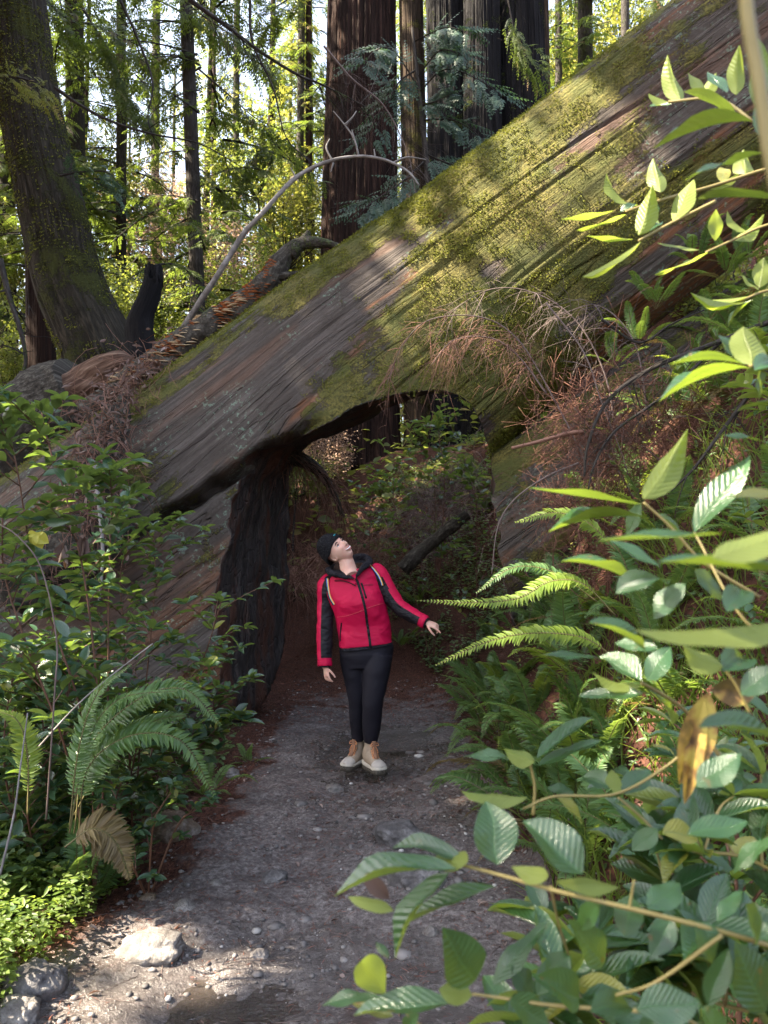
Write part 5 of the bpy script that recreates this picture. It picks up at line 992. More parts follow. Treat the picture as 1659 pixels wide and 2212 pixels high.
pebbles(15000, 'grey and white gravel strewn over the trail'); pebbles(0, 'flat grey stones trodden into the trail')
def litter(n, x0, x1, y0, y1, L, W, mat, name, label, wgt):
    x = x0 + (x1 - x0) * R.random(n); y = y0 + (y1 - y0) * R.random(n); kp = R.random(n) < wgt(x, y); x, y = x[kp], y[kp]; n = len(x); mb = MB()
    scatter(mb, RH if W < .008 else leaf_template(3, 1, 'ellipse', .2, .2), np.stack([x, y, hfull(x, y) + .003 + .006 * R.random(n)], -1), nrm(R.normal(0, 1, (n, 3)) * [1, 1, .12]), nrm(np.array([0, 0, 1]) + R.normal(0, .25, (n, 3))), L * (.5 + R.random(n)), W); o = mb.build(name, MT[mat]); tag(o, label, None, None, 'stuff')
MT['redlit'] = leaf_mat('red_brown_needles', (.07, .022, .012), (.24, .085, .05), (.1, .03, .02), .75, .1)
edge = lambda x, y: np.clip(.26 + 1.3 * (1 - pathw(x, y)) + .5 * fbm(np.stack([x, y, 0 * x], -1) * 2.4, 3, 81), 0, 1)
litter(48000, -2.4, 1.6, 2.0, 7.0, .040, .0030, 'redlit', 'needle_litter', 'red brown redwood needles and twigs along the trail edges', edge)
litter(34000, -2.0, 3.5, 7.0, 14.0, .07, .006, 'redlit', 'needle_litter', 'red brown needles on the trail behind the tunnel', lambda x, y: np.full(len(x), .9))
litter(2600, -2.2, 1.8, 2.0, 9.0, .040, .018, 'deadleaf', 'leaf_litter', 'scattered dead leaves on the trail edges', edge)
mb = MB()
for i_ in range(420):
    x = -1.7 + 2.6 * R.random(); y = 2.0 + 5.5 * R.random(); a_ = R.random() * 6.28; l_ = .04 + .12 * R.random(); q = [np.array([x + t * l_ * math.cos(a_) + .01 * R.normal(), y + t * l_ * math.sin(a_), 0]) for t in (0, .5, 1)]
    for v in q: v[2] = ground_z(v[0], v[1]) + .004
    tube(mb, q, .0016, .001, 5, 3)
o = mb.build('twig_litter', MT['greytwig']); tag(o, 'thin broken twigs scattered over the trail', None, None, 'stuff')
# ---------------------------------------------------------------- the walker
PD = 5.45
def Z(x, y, d=PD): return P(648 + x * .249, 1134 + y * .249, d)   # pixel of the enlarged figure
def cloth(name, c, ro=.7, sc=9, bs=.5, sheen=0.0, weave=0.0):
    k = M(name); g_ = k.geo(); n1 = k.noise(k.scale(g_, sc, sc, sc * 1.6), 1.0, 2, .5, .6); n2 = k.noise(g_, 300, 2)
    return k.out(k.pb(k.mix(k.rng(n1, .3, .7, 0, .25), c, tuple(x * .7 for x in c)), ro, k.bump(k.math('ADD', n1, k.math('MULTIPLY', n2, .03)), bs, .05), .2, Sheen_Weight=sheen))
MT['red'] = cloth('crimson_softshell', (.44, .003, .045), .6, 5, .5); MT['blk'] = cloth('black_softshell', (.010, .009, .012), .6, 9, .8); MT['pants'] = cloth('dark_navy_trousers', (.009, .008, .013), .7, 5, .25)
MT['hat'] = cloth('black_knit', (.008, .008, .011), .9, 60, .8); MT['seam'] = simple('rose_seam', (.52, .05, .07), .6)
MT['hood'] = cloth('charcoal_fleece', (.014, .013, .017), .95, 20, .8)
k = M('skin'); n1 = k.noise(k.geo(), 26, 3); MT['skin'] = k.out(k.pb(k.mix(k.rng(n1, .42, .66, 0, .5), (.60, .36, .28), (.58, .27, .21)), .48, None, .4, Subsurface_Weight=.12, Subsurface_Radius=(.01, .004, .002), Subsurface_Scale=.5))
MT['boot'] = simple('beige_suede', (.30, .235, .175), .85, .2, .35, 25, .6, .006); MT['boot2'] = simple('grey_overlay', (.40, .36, .32), .8, .2, .3, 25, .6, .006); MT['tan'] = simple('tan_tongue', (.22, .115, .07), .85, .2, .3, 25, .6, .006); MT['lace'] = simple('orange_tan_lace', (.62, .26, .11), .7, .3, .2, 60); MT['sole'] = simple('muddy_pale_sole', (.42, .38, .32), .8, .3, .5, 30, .5, .004); MT['tread'] = simple('dark_muddy_tread', (.05, .042, .032), .8)
MT['white'] = simple('teeth_white', (.75, .72, .70), .3); MT['eyed'] = simple('dark_iris', (.02, .014, .01), .2, .6); MT['brow'] = simple('dark_brow', (.05, .028, .02), .8); MT['lip'] = simple('lip', (.42, .14, .13), .45)
person = empty('person', (0, 0, 0), 'person in a crimson jacket, black beanie and beige boots looking up in the tunnel mouth', 'person')
person.location = [float(c) for c in Z(560, 2050, 5.5)]
hn = nrm(np.array([.42, -.70, .58])); hd = nrm(np.array([.79, 0, -.61])); hd = nrm(hd - hn * np.dot(hd, hn)); hu = -hd; hl = np.cross(hn, hu); hl = hl if hl[0] > 0 else -hl
HC = P(727, 1188, PD)
def HL(x, y, z): return HC + hl * x + hn * y + hu * z
def head_shape():
    nu_, nv_ = 72, 56; th = np.linspace(0, 2 * np.pi, nu_ + 1)[:-1]; ph = np.linspace(.001, np.pi - .001, nv_)
    a, b = np.meshgrid(ph, th, indexing='ij'); X_ = np.sin(a) * np.cos(b); Y_ = np.sin(a) * np.sin(b); Z_ = np.cos(a)
    x = X_ * .080; y = Y_ * .097; z = Z_ * .118
    low = sm(-Z_, -.05, 1); x = x * (1 - .24 * low); y = y * (1 - .12 * low) + .022 * low * (Y_ > -.2); z = z - .008 * low
    f = np.maximum(Y_, 0)
    def G(cx, cz, sx, sz, h): return h * np.exp(-((x - cx) / sx) ** 2 - ((z - cz) / sz) ** 2) * (Y_ > 0)
    y2 = y + G(0, -.030, .011, .017, .020) + G(0, -.010, .007, .022, .011) + G(-.013, -.036, .006, .006, .006) + G(.013, -.036, .006, .006, .006)
    y2 += -G(-.031, .002, .015, .010, .010) - G(.031, .002, .015, .010, .010) + G(0, .022, .05, .009, .004) + G(-.040, -.028, .018, .016, .007) + G(.040, -.028, .018, .016, .007) + G(0, -.062, .024, .007, .006) - G(0, -.080, .02, .006, .004) + G(0, -.100, .018, .014, .010)
    V_ = HC + hl * x[..., None] + hn * y2[..., None] + hu * z[..., None]
    i_ = np.arange(nv_ - 1)[:, None] * nu_; j_ = np.arange(nu_)[None]; k_ = (j_ + 1) % nu_
    Q_ = np.stack([i_ + j_, i_ + k_, i_ + nu_ + k_, i_ + nu_ + j_], -1).reshape(-1, 4); V_ = V_.reshape(-1, 3); c = len(V_); V_ = np.vstack([V_, V_[:nu_].mean(0), V_[-nu_:].mean(0)])
    j = np.arange(nu_); kk_ = (j + 1) % nu_; o_ = (nv_ - 1) * nu_
    return V_, Q_, np.vstack([np.stack([kk_, j, 0 * j + c], -1), np.stack([o_ + j, o_ + kk_, 0 * j + c + 1], -1)])
bd = MB(); V_, Q_, T_ = head_shape(); bd.put(V_, Q_, T_)
def limb(mb, pts, rad, n=30, ns=20, mi=0, disp=None):
    C_ = catmull(pts, n); t = np.linspace(0, len(rad) - 1, n); V_, Q_, T_, uv_ = sweep(C_, np.interp(t, np.arange(len(rad)), rad), ns, disp); mb.put(V_, Q_, T_, uv_, 0, mi); return C_
limb(bd, [HL(0, -.035, -.02), HL(-.005, -.018, -.085), Z(425, 400, 5.45), Z(452, 452, 5.41)], [.056, .056, .062, .056])
limb(bd, [Z(440, 440, 5.5), Z(470, 560, 5.5), Z(520, 750, 5.48), Z(550, 900, 5.5), Z(570, 1080, 5.52)], [.075, .09, .10, .09, .10], ns=28)
limb(bd, [Z(440, 500, 5.5), Z(235, 520, 5.5), Z(222, 700, 5.5), Z(212, 900, 5.48), Z(215, 1100, 5.45), Z(222, 1240, 5.43)], [.05, .05, .046, .040, .033, .027])
limb(bd, [Z(450, 470, 5.5), Z(670, 430, 5.5), Z(770, 580, 5.48), Z(860, 710, 5.45), Z(980, 790, 5.4), Z(1100, 846, 5.36)], [.05, .05, .046, .040, .033, .026])
for q, r_ in [([(500, 1080, 5.52), (450, 1150, 5.52), (475, 1320, 5.52), (493, 1500, 5.53), (500, 1700, 5.58), (508, 1870, 5.62)], [.09, .078, .066, .05, .042, .032]), ([(620, 1080, 5.5), (680, 1140, 5.48), (660, 1300, 5.45), (634, 1500, 5.43), (622, 1700, 5.45), (613, 1890, 5.48)], [.09, .078, .066, .050, .044, .034])]:
    limb(bd, [Z(*v) for v in q], r_)
def hand(mb, wrist, d, n, l, curl, sc=1.0, thumb=1):
    """wrist point, d palm direction, n back-of-hand normal, l towards the thumb; curl per finger"""
    d, n = nrm(d), nrm(n - nrm(d) * np.dot(n, nrm(d))); l = nrm(np.cross(d, n)) * thumb
    pts = [wrist - d * .02, wrist + d * .02 * sc, wrist + d * .055 * sc, wrist + d * .085 * sc]
    C_ = catmull(pts, 12); a = np.linspace(0, 2 * np.pi, 17)[:-1]; w_ = np.interp(np.linspace(0, 1, 12), [0, .3, .7, 1], [.026, .033, .041, .040]) * sc; h_ = np.interp(np.linspace(0, 1, 12), [0, .5, 1], [.020, .017, .013]) * sc
    V_ = C_[:, None] + l * (np.cos(a)[None] * w_[:, None])[..., None] + n * (np.sin(a)[None] * h_[:, None])[..., None]; Q_, T_ = close_grid(V_); mb.put(np.vstack([V_.reshape(-1, 3), C_[:1], C_[-1:]]), Q_, T_)
    for i_, (off, ln) in enumerate([(.031, .068), (.010, .077), (-.011, .071), (-.031, .055)]):
        p = wrist + (d * .078 + l * off) * sc; dd = nrm(d + l * off * 3.5); ang = 0; q = [p]; c_ = curl[i_]
        for s_, f_ in enumerate((.45, .30, .25)):
            ang += c_ * (.7, 1.0, .8)[s_]; q.append(q[-1] + (dd * math.cos(ang) - n * math.sin(ang)) * ln * f_ * sc)
        limb(mb, q, [.0092 * sc, .0088 * sc, .0080 * sc, .0062 * sc], 14, 10)
    b = wrist + (d * .018 + l * .026) * sc; limb(mb, [b, b + (d * .6 + l * .8 - n * .3) * .030 * sc, b + (d * .95 + l * .75 - n * .5) * .052 * sc, b + (d * 1.3 + l * .6 - n * .7) * .064 * sc], [.013 * sc, .0105 * sc, .0095 * sc, .0070 * sc], 14, 10)
hand(bd, Z(1098, 845, 5.36), np.array([.93, -.1, -.36]), np.array([.15, -.55, .85]), None, [.25, .75, .85, .9], .86, 1)
hand(bd, Z(222, 1236, 5.43), np.array([.16, -.12, -1]), np.array([-.75, -.6, 0]), None, [.35, .45, .5, .5], .80, -1)
# ears
for s_ in (-1, 1):
    c0 = HL(s_ * .072, -.004, -.018); a = np.linspace(0, 2 * np.pi, 15)[:-1]; R1 = [c0 + hu * .030 * math.sin(t) + (hn * .017 + hl * s_ * -.002) * math.cos(t) for t in a]; limb(bd, R1 + [R1[0]], [.0065] * 3, 30, 8); limb(bd, [c0 - hl * s_ * .006, c0 + hl * s_ * .004], [.016, .014], 5, 10)
body = bd.build('body', MT['skin'], person)
rm = body.modifiers.new('r', 'REMESH'); rm.mode = 'VOXEL'; rm.voxel_size = .0035; rm.use_smooth_shade = True
smd = body.modifiers.new('s', 'SMOOTH'); smd.iterations = 2; smd.factor = .4
dg = bpy.context.evaluated_depsgraph_get(); me = bpy.data.meshes.new_from_object(body.evaluated_get(dg)); body.modifiers.clear(); body.data = me
# face
def blob(name, c, r, mat, ax=(hl, hn, hu), parent=person):
    bm = bmesh.new(); bmesh.ops.create_uvsphere(bm, u_segments=18, v_segments=12, radius=1); V_ = np.array([v.co[:] for v in bm.verts]); m_ = bpy.data.meshes.new(name); bm.to_mesh(m_); bm.free()
    V_ = c + V_[:, :1] * ax[0] * r[0] + V_[:, 1:2] * ax[1] * r[1] + V_[:, 2:] * ax[2] * r[2] - np.array(person.location); m_.vertices.foreach_set('co', V_.astype(np.float32).ravel()); m_.materials.append(MT[mat])
    for p_ in m_.polygons: p_.use_smooth = True
    m_.update(); return link(name, m_, parent)
for s_ in (-1, 1):
    blob('eye', HL(s_ * .031, .0745, .002), (.0135, .008, .0068), 'white'); blob('iris', HL(s_ * .031 + .001, .0818, .0045), (.0058, .0022, .0056), 'eyed')
    mb = MB(); limb(mb, [HL(s_ * .046, .076, .004), HL(s_ * .032, .086, .0105), HL(s_ * .017, .080, .004)], [.0018, .0034, .0018], 12, 6); mb.build('eyelid', MT['brow'], person)
    mb = MB(); limb(mb, [HL(s_ * .052, .072, .018), HL(s_ * .035, .088, .026), HL(s_ * .014, .092, .021)], [.002, .0046, .004], 14, 6); mb.build('eyebrow', MT['brow'], person)
    blob('nostril', HL(s_ * .0075, .108, -.040), (.0038, .004, .0028), 'brow')
mb = MB(); V0 = [HL(-.028, .086, -.056), HL(-.015, .098, -.065), HL(0, .1015, -.067), HL(.015, .098, -.065), HL(.028, .086, -.056)]
limb(mb, V0, [.003, .0050, .0055, .0050, .003], 20, 10); mb.build('teeth', MT['white'], person)
mb = MB(); limb(mb, [HL(-.031, .083, -.053), HL(-.015, .100, -.0575), HL(0, .104, -.059), HL(.015, .100, -.0575), HL(.031, .083, -.053)], [.0018, .0034, .004, .0034, .0018], 20, 8); limb(mb, [HL(-.031, .083, -.054), HL(-.016, .097, -.0725), HL(0, .100, -.0765), HL(.016, .097, -.0725), HL(.031, .083, -.054)], [.0018, .0038, .005, .0038, .0018], 20, 8); mb.build('lips', MT['lip'], person)
# beanie
nu_, nv_ = 60, 30; th = np.linspace(0, 2 * np.pi, nu_ + 1)[:-1]; t = np.linspace(0, 1, nv_)
a, b = np.meshgrid(t * 1.72, th, indexing='ij'); X_ = np.sin(a) * np.cos(b); Y_ = np.sin(a) * np.sin(b); Z_ = np.cos(a)
x = X_ * .098; y = Y_ * .118 - .018; z = .030 + Z_ * .122 - .046 * sm(-Y_, .0, .9) * sm(t[:, None], .3, 1) + .030 * sm(Y_, .2, .9) * sm(t[:, None], .6, 1); x = x * (1 + .02 * np.sin(b * 30) * sm(a, .2, .8))
rim = np.exp(-((t - .97) / .05) ** 2)[:, None] * .004 + np.exp(-((t - .72) / .03) ** 2)[:, None] * .002; x += X_ * rim; y += Y_ * rim
V_ = HC + hl * x[..., None] + hn * y[..., None] + hu * z[..., None]; V2 = np.concatenate([V_, (V_[::-1] - HC) * .93 + HC]); Q_, T_ = close_grid(V2); hb = MB(); hb.put(np.vstack([V2.reshape(-1, 3), V2[0].mean(0), V2[-1].mean(0)]), Q_, T_); beanie = hb.build('beanie', MT['hat'], person)
mb = MB(); lc = HL(.012, .097, .072); k = simple('turquoise_patch', (.05, .40, .45), .6)
for q in [[(-.012, 0, 0), (0, 0, .004), (.012, 0, 0)], [(-.006, 0, .002), (-.008, 0, -.006)], [(.004, 0, .003), (.008, 0, -.005)], [(.012, 0, 0), (.018, 0, .004)], [(-.012, 0, 0), (-.015, 0, .005)]]: limb(mb, [lc + hl * a_ + hu * c_ + hn * b_ - hn * .3 * abs(a_) for a_, b_, c_ in q], [.0016, .0016], 6, 5)
emb = mb.build('hat_emblem', k, beanie); emb.location = emb.location - Vector(person.location) if False else (0, 0, 0)
emb.data.transform(Matrix.Translation(-Vector(person.location)))
# dark hair strands at the nape
mb = MB()
for i_ in range(40):
    s0 = HL(-.062 + .03 * R.random(), -.05 + .03 * R.random(), -.05 - .02 * R.random()); limb(mb, [s0, s0 + np.array([.012 * R.normal(), .01, -.04]), s0 + np.array([.02 * R.normal(), .02, -.085])], [.003, .0015], 8, 5)
mb.build('hair', MT['brow'], person)
# jacket body: lofted sections (left point, right point, half depth, forward bulge)
SEC = [((345, 425), (520, 375), .065, .0), ((262, 450), (618, 352), .085, .0), ((205, 500), (690, 405), .105, .0), ((205, 580), (712, 520), .125, .01), ((262, 700), (735, 640), .140, .035), ((303, 800), (760, 742), .135, .02), ((322, 890), (782, 842), .125, .0), ((328, 985), (800, 935), .130, .0), ((334, 1050), (806, 1000), .137, .0), ((336, 1062), (808, 1012), .134, .0), ((337, 1092), (812, 1028), .137, .0)]
nsec = 90; Lq = catmull(np.array([Z(*s[0], 5.5) for s in SEC]), nsec); Rq = catmull(np.array([Z(*s[1], 5.5) for s in SEC]), nsec); hdp = catmull(np.array([[s[2], s[3]] for s in SEC]), nsec)
a = np.linspace(0, 2 * np.pi, 97)[:-1]; Cq = (Lq + Rq) / 2; Hq = (Rq - Lq) / 2
ca, sa = np.cos(a), np.sin(a); se = np.sign(ca) * np.abs(ca) ** .85; ss = np.sign(sa) * np.abs(sa) ** .9
V_ = Cq[:, None] + Hq[:, None] * se[None, :, None]; V_[..., 1] -= hdp[:, :1] * ss[None] + hdp[:, 1:] * np.maximum(ss, 0)[None] * (.75 + .5 * np.abs(np.cos(a * 1.0 + np.pi / 2 * 0))[None] * np.exp(-((np.abs(ca) - .5) / .3) ** 2)[None])
wr = fbm(V_ * np.array([5, 5, 9]) + np.array([0, 0, 1]) * V_[..., :1] * 6, 3, 51); wr2 = np.abs(fbm(V_ * np.array([4, 4, 9]) + V_[..., :1] * 5, 1, 52)); V_ = V_ + nrm(V_ - Cq[:, None]) * (wr * .012 - wr2 * .020 * sm(np.linspace(0, 1, nsec), .5, .8)[:, None])[..., None]
Q_, T_ = close_grid(V_); hem = np.repeat(np.arange(nsec - 1) >= 80, 96); JV = np.vstack([V_.reshape(-1, 3), Cq[:1], Cq[-1:]])
jk = add('jacket', JV, [Q_, T_], [MT['red'], MT['hood']], person, mi=np.concatenate([hem.astype(int), np.zeros(len(T_), int)]))
# sleeves: red outside, black inside
SLV = []
def sleeve(pts, rad, inner, cuff_d):
    C_ = catmull([Z(*p) for p in pts], 70); t = np.linspace(0, len(rad) - 1, 70)
    def dsp(V, L, a, r): return 1 + .09 * fbm(V * np.array([9, 9, 16]), 3, 61) + .03 * np.sin(L * 70 + 2.5 * np.cos(a) + 3 * fbm(V * 6, 2, 62)) * sm(L, .1, .5) - .08 * np.exp(-((L - .32) / .03) ** 2)
    V_, Q_, T_, uv_ = sweep(C_, np.interp(t, np.arange(len(rad)), rad), 36, dsp); fc = V_[Q_].mean(1); ci = np.repeat(np.arange(69), 36); dr = nrm(fc - C_[ci]); m_ = (dr @ nrm(np.array(inner)) > .12).astype(int)
    m_[ci > 64] = 0; SLV.append((V_, Q_)); sl = add('sleeve', V_, [Q_, T_], [MT['red'], MT['blk']], person, mi=np.concatenate([m_, np.zeros(len(T_), int)]))
    e_ = C_[-1]; d_ = nrm(C_[-1] - C_[-4]); mb = MB(); limb(mb, [e_ - d_ * .028, e_ - d_ * .005, e_ + d_ * .008], [rad[-1] * 1.06, rad[-1] * 1.08, rad[-1] * 1.03], 8, 30); o = mb.build('cuff', MT['red'], None); o.parent = sl; o.data.transform(Matrix.Translation(-Vector(person.location)))
    mb = MB(); limb(mb, [e_ - d_ * .0, e_ + d_ * .018], [rad[-1] * .86, rad[-1] * .82], 6, 26); o = mb.build('cuff_lining', MT['blk'], None); o.parent = sl; o.data.transform(Matrix.Translation(-Vector(person.location)))
    return sl
sleeve([(290, 480, 5.52), (238, 530, 5.5), (226, 680, 5.5), (218, 850, 5.48), (214, 1020, 5.46), (216, 1215, 5.43)], [.070, .076, .064, .062, .058, .050], (.85, -.55, 0), 0)
sleeve([(620, 400, 5.52), (680, 440, 5.5), (770, 590, 5.48), (850, 700, 5.45), (960, 775, 5.41), (1085, 842, 5.365)], [.070, .076, .064, .062, .055, .046], (-.55, -.35, -.80), 0)
from mathutils.bvhtree import BVHTree
Qj, _ = close_grid(np.zeros((nsec, 96, 3))); allV = [JV]; allQ = [Qj]; off_ = len(JV)
for v_, q_ in SLV: allV.append(v_); allQ.append(q_ + off_); off_ += len(v_)
allV = np.vstack(allV); allQ = np.vstack(allQ)
bvh = BVHTree.FromPolygons([tuple(map(float, v)) for v in allV], [tuple(int(c) for c in q) for q in allQ])
def onto(x, y, off=.003):
    p = Z(x, y); d_ = nrm(p - CAM); h_ = bvh.ray_cast(Vector(CAM), Vector(d_)); return (np.array(h_[0]) - d_ * off) if h_[0] is not None else Z(x, y, 5.40)
def strip(name, pts, w_, mat, n=30, off=.003, th=.0025, parent=person, wend=None):
    c2 = catmull(np.array([[x, y, 0] for x, y in pts], float), n)[:, :2]; C_ = np.array([onto(x, y, off) for x, y in c2]); t_ = nrm(np.gradient(C_, axis=0)); vd = nrm(CAM - C_); s_ = nrm(np.cross(t_, vd)); nn_ = nrm(np.cross(s_, t_)); nn_ = nn_ * np.sign(np.sum(nn_ * vd, -1, keepdims=True))
    ww = np.linspace(w_, wend if wend is not None else w_, n)[:, None] / 2; ring = np.stack([C_ - s_ * ww - nn_ * th, C_ - s_ * ww * .9 + nn_ * th, C_ + s_ * ww * .9 + nn_ * th, C_ + s_ * ww - nn_ * th], 1); Q2, T2 = close_grid(ring); mb = MB(); mb.put(np.vstack([ring.reshape(-1, 3), C_[:1], C_[-1:]]), Q2, T2)
    o = mb.build(name, MT[mat] if isinstance(mat, str) else mat, person if parent is person else None)
    if parent is not person: o.parent = parent; o.data.transform(Matrix.Translation(-Vector(person.location)))
    return o
strip('zip', [(492, 470), (515, 540), (545, 640), (568, 740), (583, 850), (598, 950), (612, 1060)], .019, 'blk', 40, parent=jk)
strip('pocket_zip', [(532, 502), (552, 560), (575, 636)], .013, 'blk', 12, parent=jk)
strip('pocket_zip', [(360, 850), (352, 930), (350, 1010)], .010, 'blk', 12, parent=jk)
for l in [[(322, 800), (400, 790), (480, 765), (552, 738)], [(578, 724), (650, 700), (736, 676)]]: strip('seam', l, .0035, 'seam', 16, .002, .001, parent=jk)
strip('collar_flap', [(300, 470), (370, 468), (430, 485), (482, 515)], .028, 'red', 16, .006, .004, parent=jk); strip('flap_edge', [(302, 485), (370, 485), (430, 502), (484, 530)], .007, 'blk', 16, .007, .003, parent=jk)
strip('collar_flap', [(598, 350), (560, 385), (515, 420), (492, 470)], .026, 'red', 16, .006, .004, parent=jk); strip('flap_edge', [(585, 340), (545, 385), (502, 425), (486, 478)], .013, 'blk', 16, .009, .003, parent=jk)
MT['emb'] = simple('dark_red_embroidery', (.16, .01, .03), .7)
mb = MB(); xx = 548
for i_ in range(11):
    h_ = 13 if i_ not in (3, 7) else 17; b_ = 530 - (xx - 548) * .09
    q = [onto(xx, b_, .003), onto(xx + 1, b_ - h_, .003)]; limb(mb, q, [.0011, .0011], 4, 4); q = [onto(xx, b_ - h_ * (.1 if i_ % 2 else .9), .003), onto(xx + 5, b_ - h_ * (.5 if i_ % 3 else .05), .003)]; limb(mb, q, [.001, .001], 4, 4); xx += 8.3
o = mb.build('chest_embroidery', MT['emb'], None); o.parent = jk; o.data.transform(Matrix.Translation(-Vector(person.location)))
# hood / collar
mb = MB(); col = catmull([Z(415, 462, 5.35), Z(305, 428, 5.36), Z(250, 400, 5.44), Z(270, 385, 5.56), Z(380, 340, 5.63), Z(500, 285, 5.63), Z(580, 290, 5.56), Z(600, 330, 5.45), Z(545, 370, 5.37), Z(492, 445, 5.34)], 60)
V_, Q_, T_, uv_ = sweep(col, np.interp(np.linspace(0, 1, 60), [0, .15, .5, .85, 1], [.010, .022, .032, .024, .010]), 20, lambda V, L, a, r: 1 + .22 * fbm(V * 16, 3, 66)); mb.put(V_, Q_, T_, uv_)
inr = catmull([Z(480, 468, 5.37), Z(405, 415, 5.40), Z(338, 375, 5.47), Z(380, 370, 5.56), Z(500, 330, 5.56), Z(560, 340, 5.47), Z(520, 410, 5.39), Z(484, 470, 5.365)], 60)
ring = np.stack([inr, col], 1); Vr = ring.reshape(-1, 3); i_ = np.arange(59) * 2; mb.put(Vr, np.stack([i_, i_ + 1, i_ + 3, i_ + 2], -1)); hd_ = mb.build('hood', MT['hood'], person)
# rainbow straps
for s_, l in enumerate([[(236, 462), (243, 540), (258, 620), (296, 692)], [(604, 345), (650, 395), (690, 455), (716, 525)]]):
    base = strip('backpack_strap', l, .022, 'blk', 24, .006, .002); 
    for j_, c_ in enumerate([(.10, .09, .42), (.12, .38, .55), (.70, .50, .10), (.75, .30, .10)]):
        k_ = bpy.data.materials.get('strap_stripe_%d' % j_) or simple('strap_stripe_%d' % j_, c_, .6); o_ = (j_ - 1.5) * 5.0; strip('stripe', [(x + o_ * (1 if s_ == 0 else .9), y - o_ * (.15 if s_ == 0 else -.0)) for x, y in l], .0042, k_, 24, .011, .001, parent=base)
# trousers
mb = MB(); Lq = catmull(np.array([Z(345, 1050, 5.5), Z(338, 1100, 5.5), Z(350, 1170, 5.5), Z(372, 1240, 5.5)]), 24); Rq = catmull(np.array([Z(795, 1010, 5.5), Z(815, 1060, 5.5), Z(803, 1140, 5.5), Z(775, 1230, 5.5)]), 24); a = np.linspace(0, 2 * np.pi, 49)[:-1]
V_ = ((Lq + Rq) / 2)[:, None] + ((Rq - Lq) / 2)[:, None] * np.cos(a)[None, :, None]; V_[..., 1] -= np.interp(np.linspace(0, 1, 24), [0, .5, 1], [.115, .125, .10])[:, None] * np.sin(a)[None]; Q_, T_ = close_grid(V_); mb.put(np.vstack([V_.reshape(-1, 3), V_[0].mean(0), V_[-1].mean(0)]), Q_, T_)
limb(mb, [Z(*v) for v in [(455, 1140, 5.52), (472, 1300, 5.52), (494, 1500, 5.53), (497, 1700, 5.57), (502, 1800, 5.6), (506, 1868, 5.61)]], [.097, .086, .066, .058, .053, .048], 50, 32)
limb(mb, [Z(*v) for v in [(680, 1130, 5.48), (660, 1300, 5.45), (634, 1500, 5.43), (623, 1700, 5.45), (617, 1800, 5.46), (613, 1885, 5.47)]], [.106, .098, .078, .070, .062, .050], 50, 32)
tr_o = mb.build('trousers', MT['pants'], person); rm = tr_o.modifiers.new('r', 'REMESH'); rm.mode = 'VOXEL'; rm.voxel_size = .006; rm.use_smooth_shade = True; smd = tr_o.modifiers.new('s', 'SMOOTH'); smd.iterations = 12
dg = bpy.context.evaluated_depsgraph_get(); me = bpy.data.meshes.new_from_object(tr_o.evaluated_get(dg)); tr_o.modifiers.clear(); n_ = len(me.vertices); co = np.zeros(n_ * 3, np.float32); me.vertices.foreach_get('co', co); co = co.reshape(-1, 3).astype(float); nr_ = np.zeros(n_ * 3, np.float32); me.vertices.foreach_get('normal', nr_); nr_ = nr_.reshape(-1, 3)
dv = fbm(co * np.array([8, 8, 13]) + co[:, 2:] * np.array([4, 0, 0]), 2, 68) * .004 - np.abs(fbm(co * np.array([12, 12, 12]) + co[:, :1] * 5, 2, 69)) * .002; me.vertices.foreach_set('co', (co + nr_ * dv[:, None]).astype(np.float32).ravel()); me.update(); tr_o.data = me
